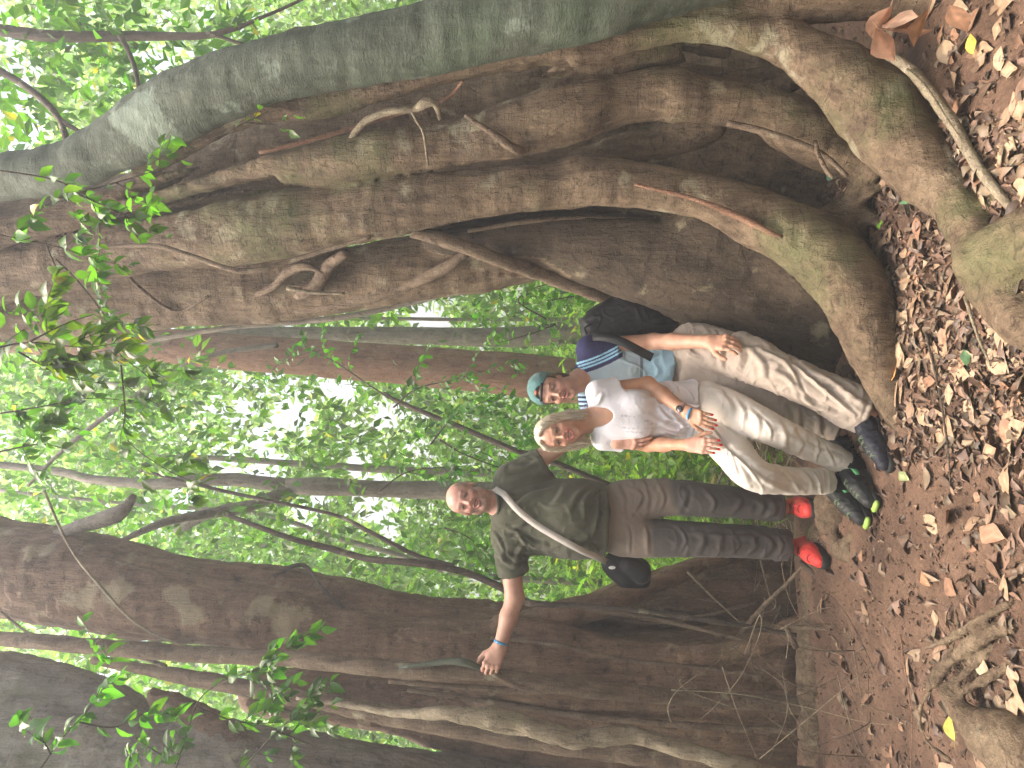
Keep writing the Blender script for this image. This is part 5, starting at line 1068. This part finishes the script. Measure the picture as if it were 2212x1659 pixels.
mb=MB(); a=np.linspace(-.62,.62,14); pts=np.array([H3.L(math.sin(t)*.083,-.010+math.cos(t)*.100,.060+.0) for t in a]); ribbon(mb,pts,H3.u,.0065,.0015); mb.build('cap_strap',M['black'],cap_)
M['orange']=plain_mat('orange_tab',(.75,.16,.07),.7,var=.03); mb=MB(); v,q=sphere(H3.L(0,.086,.088),(.013,.006,.006)); mb.add(v,q); mb.build('cap_tab',M['orange'],cap_)
vp=Prims(); YE(vp,0,-.125,.018,.062,.055,.007); YE(vp,0,-.10,.018,.07,.04,.008,.01); v,q=vp.mesh(.003); mesh_obj('visor',v,q,M['cap'],cap_)
M['jersey']=cloth_mat('jersey',None,rough=.8,var=.12,sheen=.02)
sh=Prims(); sh.ell(P(1335,803,3.85),(.140,.110,.165),k=.03); sh.cone(SL3+np.array((-.01,0,0)),SR3,.058,.058,.05); sh.cone(P(1380,795,3.83),P(1475,786,3.78),.125,.124,.05,ell=((0,1,0),.82),cut=(P(1456,786,3.7),(-.05,0,-1)))
sh.cone(P(1262,815,3.86),P(1280,765,3.84),.052,.058,.04); sh.cone(P(1262,815,3.86),P(1280,855,3.87),.052,.058,.04)
for a,b in ((SL3,P(1333,757,3.81)),(SR3,P(1285,900,3.86))): sh.cone(a,b+nrm(b-a)*.05,.064,.070,.04,cut=(b,nrm(b-a)))
sh.ell(H3.L(0,.012,-.108),(.055,.070,.034),H3.R,k=.01,sub=True)
v,q=sh.mesh(.0036,rel=2); X,Y=projv(v); nk=np.clip((np.linalg.norm(v-nb3,axis=1)-.08)/.08,0,1); v=folds(v,q,.006,(4,3,8),62,mask=np.clip((X-1300)/60,.2,1)*nk,warp=.7); v=folds(v,q,.004,(7,4,6),64,warp=.8,mask=nk)
X,Y=projv(v); c=np.tile(np.array((.36,.44,.48)),(len(v),1)); c=c*np.where((X>1395)[:,None],np.array((.78,1.0,1.12)),1); c[(X>1383)&(X<1390)]=(.12,.17,.2)
# navy shoulder and sleeve with three light stripes
b0=np.array((1263,806.)); b1=np.array((1341,772.)); e=(b1-b0)/np.linalg.norm(b1-b0); sd=(X-b0[0])*(-e[1])+(Y-b0[1])*e[0]; t_=(X-b0[0])*e[0]+(Y-b0[1])*e[1]
sd=sd+ .0045*(t_-45)**2*.35
navy=(sd<3)&(X<1345)&(v[:,0]>P(1260,812,3.8)[0]); c[navy]=(.020,.020,.075)
for s0 in (-7.5,-14.5,-21.5): m_=navy&(np.abs(sd-s0)<2.0)&(t_>-8); c[m_]=(.30,.55,.72)
rs=(Y>852)&(X<1292); c[rs]=(.03,.035,.09); m_=rs&((np.mod(Y-852,9)<4)); c[m_]=(.35,.55,.75)
mesh_obj('shirt',v,q,M['jersey'],yng,col=c)
M['tan']=cloth_mat('tan_trousers',None,rough=.9,var=.12)
tr=Prims(); tr.cone(P(1462,782,3.80),P(1490,775,3.77),.112,.122,.05,ell=((0,1,0),.85))
legY=[[(*P(1495,745,3.74),.105),(*P(1580,765,3.58),.098),(*P(1665,798,3.42),.086),(*P(1770,845,3.32),.080),(*P(1872,893,3.24),.092)],
      [(*P(1500,805,3.76),.100),(*P(1600,835,3.66),.085),(*P(1670,862,3.60),.075),(*P(1750,905,3.55),.068),(*P(1812,930,3.5),.066)]]
for rows in legY:
    r=spline(rows,.05)
    for i in range(len(r)-1):
        last=i>=len(r)-4; e=nrm(r[-1,:3]-r[-4,:3])
        tr.cone(r[i,:3],r[i+1,:3]+(e*.04 if i==len(r)-2 else 0),r[i,3],r[i+1,3],.02,**({'cut':(r[-1,:3],e)} if last else {}))
tr.cone(P(1600,742,3.47),P(1645,765,3.42),.055,.055,.02,ell=((0,1,0),.8))
v,q=tr.mesh(.0052,rel=2); v=folds(v,q,.005,(2.6,2.6,6.5),72,warp=.8); v=folds(v,q,.004,(3.5,3.5,12),75,warp=.9); v=folds(v,q,.004,(7,6,8),76,warp=.9); v=fold_lines(v,q,[[(1505,700),(1534,738),(1530,790)],[(1545,712),(1566,750),(1556,800)],[(1575,720),(1596,765),(1588,815)],[(1610,738),(1640,785),(1650,832)],[(1640,752),(1690,800),(1750,862),(1800,890)],[(1690,772),(1760,828),(1850,902)],[(1730,786),(1800,828),(1872,868)],[(1672,800),(1708,828),(1720,868)],[(1770,806),(1836,858),(1884,880)],[(1700,850),(1760,870),(1820,905)],[(1590,745),(1612,752),(1640,746)],
 [(1480,760),(1500,770),(1516,790)],[(1720,880),(1735,905),(1730,930)],[(1760,885),(1775,915),(1770,940)],[(1853,940),(1872,900),(1890,852)],[(1690,880),(1700,900),(1694,925)]],6,.013)
X,Y=projv(v); c=np.tile(np.array((.43,.355,.295)),(len(v),1)); rl=((v[:,1]>3.47+.0006*(1850-X))&(Y>835)); c[rl]=(.24,.19,.15)  # rear leg painted darker, its shade put into the cloth colour
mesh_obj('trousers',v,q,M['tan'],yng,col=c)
M['darkshoe']=plain_mat('dark_trainer',(.016,.017,.028),.6,.4,var=.5)
hh=P(1888,895,3.24); tt=P(1912,990,3.12); hh[2]=.012; tt[2]=.01; put_shoe(yng,hh,tt,.275,M['darkshoe'],M['sole'],P(1872,893,3.24),None,M['darklace'])
hh=P(1845,925,3.58); tt=P(1862,990,3.42); hh[2]=.02; tt[2]=.015; put_shoe(yng,hh,tt,.275,M['darkshoe'],M['sole'],P(1812,930,3.5),None,M['darklace'])
# his backpack, hanging from the crook of his arm
bk=empty('backpack',P(1448,690,3.95),'black backpack hanging on the left arm of the young man beside the fig','backpack')
bp=Prims(); bp.tube([(*P(1285,705,3.98),.075),(*P(1330,695,4.0),.105),(*P(1385,688,4.0),.115),(*P(1425,688,4.0),.10)],k=.05,step=.04); bp.cone(P(1272,722,3.95),P(1300,715,3.95),.035,.05,.03); bp.ell(P(1430,690,4.0),(.10,.08,.055),k=.04)
bp.cone(P(1350,672,3.96),P(1420,668,3.96),.075,.075,.02); bp.ell(P(1395,690,3.90),(.075,.04,.10),k=.012)
v,q=bp.mesh(.006,rel=2); v=folds(v,q,.010,(5,5,8),83,warp=1.2); v=folds(v,q,.004,(14,12,12),84); bkV=v; mesh_obj('bag_body',v,q,M['black'],bk)
mb=MB(); r=spline([(*P(1262,735,3.90),0),(*P(1290,727,3.74),0),(*P(1335,735,3.68),0),(*P(1370,752,3.67),0),(*P(1400,768,3.70),0),(*P(1416,775,3.76),0),(*P(1420,765,3.84),0),(*P(1418,745,3.90),0)],.02); ribbon(mb,r[:,:3],(.95,0,-.35),.021,.003); mb.build('shoulder_strap',M['black'],bk)
mb=MB(); mb.tube([(*P(1268,722,3.9),.006),(*P(1262,710,3.88),.006),(*P(1275,700,3.9),.006)],.01,6); mb.build('grab_loop',M['black'],bk)
# ================= litter and small things on the ground =================
def gpoint(X, Y):
    """ground point seen at picture position"""
    d = CZ*FPX/max(X-1106,1)
    for _ in range(6):
        p = P(X,Y,d); z = float(ground_z(np.array([p[0]]),np.array([p[1]]))[0]); d = (CZ-z)*FPX/(X-1106)
    return P(X,Y,d)
def dry_shape(seed, broad=1.0, curl=.3):
    r = np.random.default_rng(seed); n=7; v=[]; prof=[0.02,.16,.27,.30,.25,.13,.01]
    tw = r.uniform(-.5,.5); cv = r.uniform(.3,1)*curl*(1 if r.random()<.8 else -1); fold = r.uniform(-.1,.25)
    for i in range(n):
        t=i/(n-1); w=prof[i]*broad*(1+r.uniform(-.1,.1)); z0=cv*(t*(1-t))+fold*.1*math.sin(t*6+tw); yb=.06*math.sin(t*3+tw)
        for j,s in enumerate((-1,-.5,0,.5,1)):
            v.append((t-.5, yb+w*s, z0+abs(s)*w*(fold+.35*curl*math.sin(t*5+seed))+tw*s*w*t+r.normal(0,.008)))
    v=np.array(v); ii=np.arange(n*5).reshape(n,5); f=np.stack([ii[:-1,:-1],ii[1:,:-1],ii[1:,1:],ii[:-1,1:]],-1).reshape(-1,4)
    st = tube_arrays(np.array([(-.5,0,v[2,2]),(-.6,.02,v[2,2]+.01),(-.72,.03,v[2,2]+.02)]),np.array([.012,.01,.008]),5)
    z=v[:,2].min(); v[:,2]-=z; stv=st[0].copy(); stv[:,2]-=z
    return v,f,stv,st[1]
DRYC = [(.25,.16,.10),(.34,.225,.14),(.19,.11,.068),(.28,.155,.095),(.12,.075,.05),(.37,.26,.165),(.23,.14,.10),(.21,.155,.10)]
protos=[]
def dry_leaf_obj(name, seed, c, size, broad, curl=.3):
    v,f,sv,sf = dry_shape(seed,broad,curl); vv=np.vstack([v,sv])*size; r=np.random.default_rng(seed)
    t=(v[:,0]+.5); mid=np.exp(-(np.tile((-1,-.5,0,.5,1),7)/.22)**2)
    cc=np.array(c)*(1+.25*r.normal(0,1,(len(v),1)).clip(-1,1))*(1+.25*mid[:,None]); cc=np.vstack([cc,np.tile(np.array(c)*.7,(len(sv),1))])
    o = mesh_obj(name,vv,[f,sf+len(v)],M['dry'],col=cc.clip(0,1)); return o
def put(o, p, yaw, tilt=0, roll=0, lift=.004):
    o.location=(float(p[0]),float(p[1]),float(p[2])+lift); o.rotation_euler=(roll,tilt,yaw)
GRP='brown fallen leaves scattered over the soil'
LAB='curled dry brown leaf lying among others on the trodden forest soil'
CN=['tan brown','pale tan','dull brown','reddish','dark brown','straw coloured','pinkish brown','greyish brown']; WN=['middling','broad','narrow','oval','slender','very broad']
for i in range(14): protos.append(dry_leaf_obj('fallen_leaf',i+3,DRYC[i%8],.088+.045*random.random(),[.75,1.0,.6,.9,.5,1.1][i%6],[.12,.3,.06,.2][i%4]))
def dens_ok(X,Y,r):
    if X<1770 and Y>1130: return r.random()<.5
    if X>1700 and 1180<Y<1659: return r.random()<.55
    return True
R=np.random.default_rng(44); cnt=0; used=[]
avoid=[(1850,250,110),(2010,370,100),(2110,520,70),(1840,620,80),(1900,800,50),(1870,950,60),(1880,1060,60),(2180,560,60)]
while cnt<285:
    X=1765+447*R.random()**.75*1.02; Y=R.uniform(-20,1680)
    if R.random()<.35: Y=R.uniform(280,950)
    if Y<330 and X<1900: continue
    if X<1950-0 and Y<950 and X<1960-.09*Y-30: continue
    if any(math.hypot(X-a,Y-b)<c for a,b,c in avoid): continue
    if not dens_ok(X,Y,R): continue
    if 950<Y<1330 and X<2080 and R.random()<.6: continue
    p=gpoint(X,Y); s=protos[R.integers(14)]
    o=s if s.get('label') is None else s.copy()
    if o is not s: COL.objects.link(o)
    pi=protos.index(s); LB_='%s %s dry leaf lying among others on the trodden forest soil'%(WN[pi%6],CN[pi%8]); GR_='%s %s fallen leaves on the soil'%(WN[pi%6],CN[pi%8])
    sc=R.uniform(.4,1.2); o.scale=(sc,sc,sc)
    put(o,p,R.uniform(0,6.28),R.normal(0,.09),R.normal(0,.10),.002+.008*R.random()); tag(o,LB_,'leaf',GR_); cnt+=1
for s in protos:
    if s.get('label') is None: tag(s,LAB,'leaf',GRP); put(s,gpoint(2050,1000),1)
# clustered leaves near the top right corner, lying on the roots
for (X,Y,d,sz,yaw,c,lab) in [(1905,50,2.62,.14,1.9,(.48,.28,.19),'broad pinkish brown leaf standing up on the root in the upper corner'),(1945,45,2.58,.15,1.3,(.50,.31,.22),'second broad upright leaf in the cluster on the corner root'),(1960,75,2.55,.15,.6,(.44,.24,.15),'reddish leaf lying across the base of the corner cluster'),
   (1990,60,2.5,.12,2.4,(.36,.19,.11),'darker leaf at the low side of the corner cluster'),(2070,40,2.45,.11,.3,(.42,.22,.13),'brown leaf by itself beneath the corner cluster'),(1915,95,2.62,.13,2.9,(.46,.26,.17),'pale brown leaf hanging over the big root by the corner cluster')]:
    o=dry_leaf_obj('fallen_leaf',int(X),c,sz,1.05); p=P(X,Y,d); o.location=[float(a) for a in p]; o.rotation_euler=(R.normal(0,.3)+1.0,R.normal(0,.5),yaw); tag(o,lab,'leaf')
for (X,Y,sz,yaw,c,br,lab,dz) in [(1805,1478-5,.0,0,(0,0,0),1,'',0)]: pass
SPEC=[(2075,1568,.115,.9,(.50,.46,.10),.75,'pale yellow green leaf lying by the mound in the lower corner',.02),(2118,95,.08,.3,(.60,.45,.08),.8,'bright yellow dead leaf beneath the roots of the upper corner',.02),
 (1948,1005-205,.11,2.6,(.62,.30,.10),.5,'curled orange leaf beside the tip of the pale root',.015),(1845,378,.075,1.2,(.13,.28,.17),1.1,'round blue green leaf hanging at the foot of the middle fig strand',.09),
 (1922,485,.05,.6,(.22,.48,.05),.8,'small bright green leaf fallen on the rootlets',.03),(1985,430,.11,1.7,(.10,.22,.10),.45,'narrow dark green leaf on the litter between the roots',.02),(1988,455,.10,2.9,(.14,.27,.17),.4,'narrow grey green leaf crossing the dark green one',.03),
 (2100,770,.07,.4,(.06,.13,.05),.8,'small dark green leaf pair in the middle of the leaf litter',.01),(1963,1188-160,.08,1.3,(.30,.34,.16),.8,'pale green leaf on the bare soil to the right of the shoes',.01),(1570+300,1200,.06,.6,(.30,.17,.1),.8,'small rusty leaf below the forked root',.01),
 (2060,1115,.12,2.0,(.48,.27,.17),.8,'large tan leaf on open soil below the shoes',.01),(2155,1150,.13,1.5,(.45,.25,.16),.9,'largest tan leaf near the picture edge below the shoes',.01),(2010,1250,.10,1.2,(.40,.20,.11),.6,'narrow reddish leaf on the dark soil patch',.01)]
for X,Y,sz,yaw,c,br,lab,dz in SPEC:
    o=dry_leaf_obj('fallen_leaf',int(X+Y),c,sz,br); p=gpoint(X,Y); put(o,p,yaw,R.normal(0,.2),.35,dz+.006); tag(o,lab,'leaf')
# the rest of the litter, too many to count
n=4600;  Xs=1730+500*R.random(n)**.8; Ys=R.uniform(-60,1720,n); k=R.random(n)<.68; Ys[k]=R.uniform(250,1000,k.sum())
ds=CZ*FPX/(Xs-1106); pos=np.stack([(829.5-Ys)/FPX*ds,ds,np.zeros(n)],1); pos[:,2]=ground_z(pos[:,0],pos[:,1])+.004+.008*R.random(n)
a=R.random(n)*6.28; dr=np.stack([np.cos(a),np.sin(a),R.normal(0,.2,n)],1); nr=R.normal(0,.3,(n,3)); nr[:,2]+=1
sz=np.where(R.random(n)<.3,R.uniform(.04,.085,n),R.uniform(.012,.04,n)); v,q,t,kk=leaves(pos,dr,nr,sz,wid=R.uniform(.4,1.1,n),curl=.35,jag=.05)
cc=np.array(DRYC)[R.integers(0,8,n)]*R.uniform(.3,.95,(n,1)); tag(mesh_obj('leaf_litter',v,[q,t],M['dry'],col=np.repeat(cc,kk,axis=0)),'litter of small broken brown leaves covering the soil','leaf litter',kind='stuff')
# crumbs of soil
n=2600; Xs=1735+480*R.random(n); Ys=R.uniform(0,1660,n); ds=CZ*FPX/(Xs-1106); V=[];Q=[]
ico=np.array([(1,0,0),(-1,0,0),(0,1,0),(0,-1,0),(0,0,1),(0,0,-1)],float); tri=np.array([(0,2,4),(2,1,4),(1,3,4),(3,0,4),(2,0,5),(1,2,5),(3,1,5),(0,3,5)])
c=np.stack([(829.5-Ys)/FPX*ds,ds,np.zeros(n)],1); c[:,2]=ground_z(c[:,0],c[:,1])+.002
V=(c[:,None]+(ico[None]*R.uniform(.6,1.3,(n,6,1)))*(R.uniform(.002,.008,n)[:,None,None])).reshape(-1,3); T=(tri[None]+(np.arange(n)*6)[:,None,None]).reshape(-1,3)
tag(mesh_obj('soil_crumbs',V,T,M['soil']),'small crumbs and clods of dark red brown soil','soil',kind='stuff')
# bare twigs, each one its own thing (lower left of the people)
TW=[([(1560,1325,3.9),(1443,1405,3.85),(1480,1425,3.9),(1620,1450,3.8)],3,'stick'),]
def twig(label, pts, d_or=None, r0=2, mat='vine_light', name='twig'):
    mb=MB(); rows=PR([(p[0],p[1],max(r0*(1-.55*i/(len(pts)-1)),.7),p[2]) for i,p in enumerate(pts)]); mb.tube(rows,.02,6,.1,3); return tag(set_origin(mb.build(name,M[mat])),label,'twig')
twig('long looping pale twig curving over the left buttress',[(1610,1410,3.7),(1640,1330,3.7),(1641,1370,3.65),(1600,1460,3.6),(1540,1530,3.6),(1480,1580,3.6),(1465,1590,3.6)],r0=1.25)
twig('arched pale twig springing from the twisted liana',[(1450,1560,3.5),(1443,1530,3.5),(1460,1495,3.5),(1510,1455,3.5),(1555,1425,3.5),(1560,1400,3.5)],r0=1.25)
twig('straight thin twig running down to the leaves in the lower corner',[(1640,1640,3.4),(1760,1540,3.35),(1880,1440,3.3),(1900,1430,3.3),(1930,1400,3.3)],r0=1.25)
twig('long thin stem lying low across the bare soil on the left',[(1450,1490,3.6),(1600,1500,3.55),(1750,1530,3.5),(1870,1560,3.3),(2000,1570,3.1)],r0=1.25)
twig('thin bent stem leaning over the left soil toward the camera',[(1860,1520,3.1),(1930,1545,3.05),(1990,1560,3.0),(2050,1520,2.9)],r0=1.25)
twig('reddish stem crossing the soil toward the lower picture edge',[(1945,1370,3.0),(1960,1480,2.95),(1970,1560,2.9),(1965,1700,2.8)],r0=2,mat='bark_red')
twig('upright thin dead stalk before the left buttress',[(1770,1620,3.6),(1710,1540,3.6),(1690,1480,3.62),(1645,1445,3.65)],r0=1.25)
twig('slanting dry stalk with short side shoots near the left buttress',[(1560,1440,3.7),(1590,1530,3.65),(1640,1650,3.6)],r0=1.25)
twig('dry stalk standing between two slanting stalks',[(1690,1450,3.7),(1700,1540,3.65),(1660,1640,3.6)],r0=1.25)
twig('curved brown stem hooking above the bank root',[(1720,1400,3.85),(1705,1370,3.9),(1700,1352,3.92),(1720,1355,3.9),(1790,1360,3.8),(1805,1385,3.75),(1840,1405,3.65)],r0=7,mat='vine',name='hooked_root')
twig('dark stick lying on the soil below the bank root',[(1730,1215,4.0),(1760,1240,3.9),(1790,1270,3.8),(1820,1310,3.65)],r0=6,mat='dark_twig',name='stick')
twig('pale pole propped against the left buttress',[(1580,1395,4.35),(1640,1320,4.2),(1700,1260,4.1),(1750,1205,4.0)],r0=7,mat='vine',name='stick')
twig('thin straight stick crossing the pale pole',[(1485,1235,4.3),(1540,1290,4.25),(1615,1360,4.2)],r0=3,name='stick')
twig('long dark root running straight through the leaf litter',[(2000,720,2.8),(2030,850,2.72),(2050,1000,2.68),(2052,1080,2.67)],r0=3,mat='dark_twig',name='surface_root')
for lab,pts,rr in [('pale flat stick among the leaves near the right mound',[(2085,640,2.5),(2110,720,2.45),(2140,790,2.4)],5),
  ('brown surface root winding along the lower picture edge',[(2212,1060,2.33),(2180,1130,2.4),(2150,1230,2.45),(2120,1330,2.5),(2090,1420,2.55)],5),]:
    twig(lab,pts,r0=rr,name='stick')
rt=np.random.default_rng(91)
for i in range(26):
    X,Y=rt.uniform(1560,1960),rt.uniform(1330,1650); d=rt.uniform(3.05,3.6) if X>1780 else rt.uniform(3.5,3.95); a=rt.uniform(0,6.28); L_=rt.uniform(60,230); bx,by=rt.normal(0,28,2)
    dx,dy=math.cos(a)*L_,math.sin(a)*L_
    if X+dx>1990: dx=-dx
    mb=MB(); mb.tube(PR([(X,Y,1.1,d),(X+dx*.35+bx,Y+dy*.35+by,1.0,d-.02),(X+dx*.7+bx*.9,Y+dy*.7+by*.9,.8,d-.05),(X+dx,Y+dy,.5,d-.05)]),.02,5,.1,3)
    o=set_origin(mb.build('dry_stem',M[('vine','vine_light','dark_twig')[i%3]])); o.location.z=max(o.location.z,.005); tag(o,'thin dry curved stem in the tangle before the left buttress','stem','thin dry stems before the left buttress')
# ground roots and mound in the lower left corner
F_str=[(0,[(2260,1330,20,2.28),(2150,1365,17,2.38),(2090,1400,15,2.48),(2040,1445,11,2.58),(2005,1490,7,2.65)],.015),
 (0,[(2240,1290,9,2.3),(2170,1310,10,2.36),(2100,1350,9,2.44),(2040,1385,8,2.52),(2000,1400,6,2.58)],.012),
 (0,[(2150,1395,9,2.42),(2090,1450,11,2.5),(2050,1490,10,2.56),(2055,1540,9,2.52)],.015),(0,[(2230,1400,12,2.3),(2180,1440,12,2.36),(2120,1470,11,2.44),(2070,1500,9,2.52)],.015),
 (0,[(2040,1500,9,2.55),(2075,1540,18,2.5),(2130,1585,44,2.42),(2200,1625,70,2.32),(2320,1700,100,2.2)],.04),(0,[(2055,1300,5,2.62),(2070,1350,6,2.55),(2045,1420,7,2.58),(2000,1480,5,2.7)],.012),
 (0,[(2010,1490,6,2.66),(1985,1540,6,2.72),(2000,1600,6,2.68),(2050,1640,7,2.58)],.012)]
fig_tree('ground_root_mound','grey brown knot of surface roots rising from the soil in the lower left corner','tree root',P(2150,1560,2.4),F_str,(-1.7,1.9,-.15),(-.4,3.0,.35),.0085,M['bark'],[('root',None)],moss=[(2150,1600,60,2.4,.5)],pale=[],amp=.004,k=.02,disp_seed=77)

# ---------------- thin forest haze ----------------
m = bpy.data.materials.new('haze_air'); m.use_nodes = True; nt = m.node_tree; nt.nodes.remove(nt.nodes['Principled BSDF'])
pv = nt.nodes.new('ShaderNodeVolumePrincipled'); pv.inputs['Color'].default_value = (.92,.97,1,1); pv.inputs['Density'].default_value = .015; pv.inputs['Anisotropy'].default_value = .3
nt.links.new(pv.outputs[0], nt.nodes['Material Output'].inputs['Volume'])
x0,x1,y0,y1,z0,z1 = -130,130,-130,130,-6,27
bv = np.array([(x,y,z) for x in (x0,x1) for y in (y0,y1) for z in (z0,z1)]); bf = np.array([(0,1,3,2),(4,6,7,5),(0,4,5,1),(2,3,7,6),(0,2,6,4),(1,5,7,3)])
tag(mesh_obj('haze', bv, bf, m, smooth=False), 'thin pale haze in the forest air', 'haze', kind='stuff')
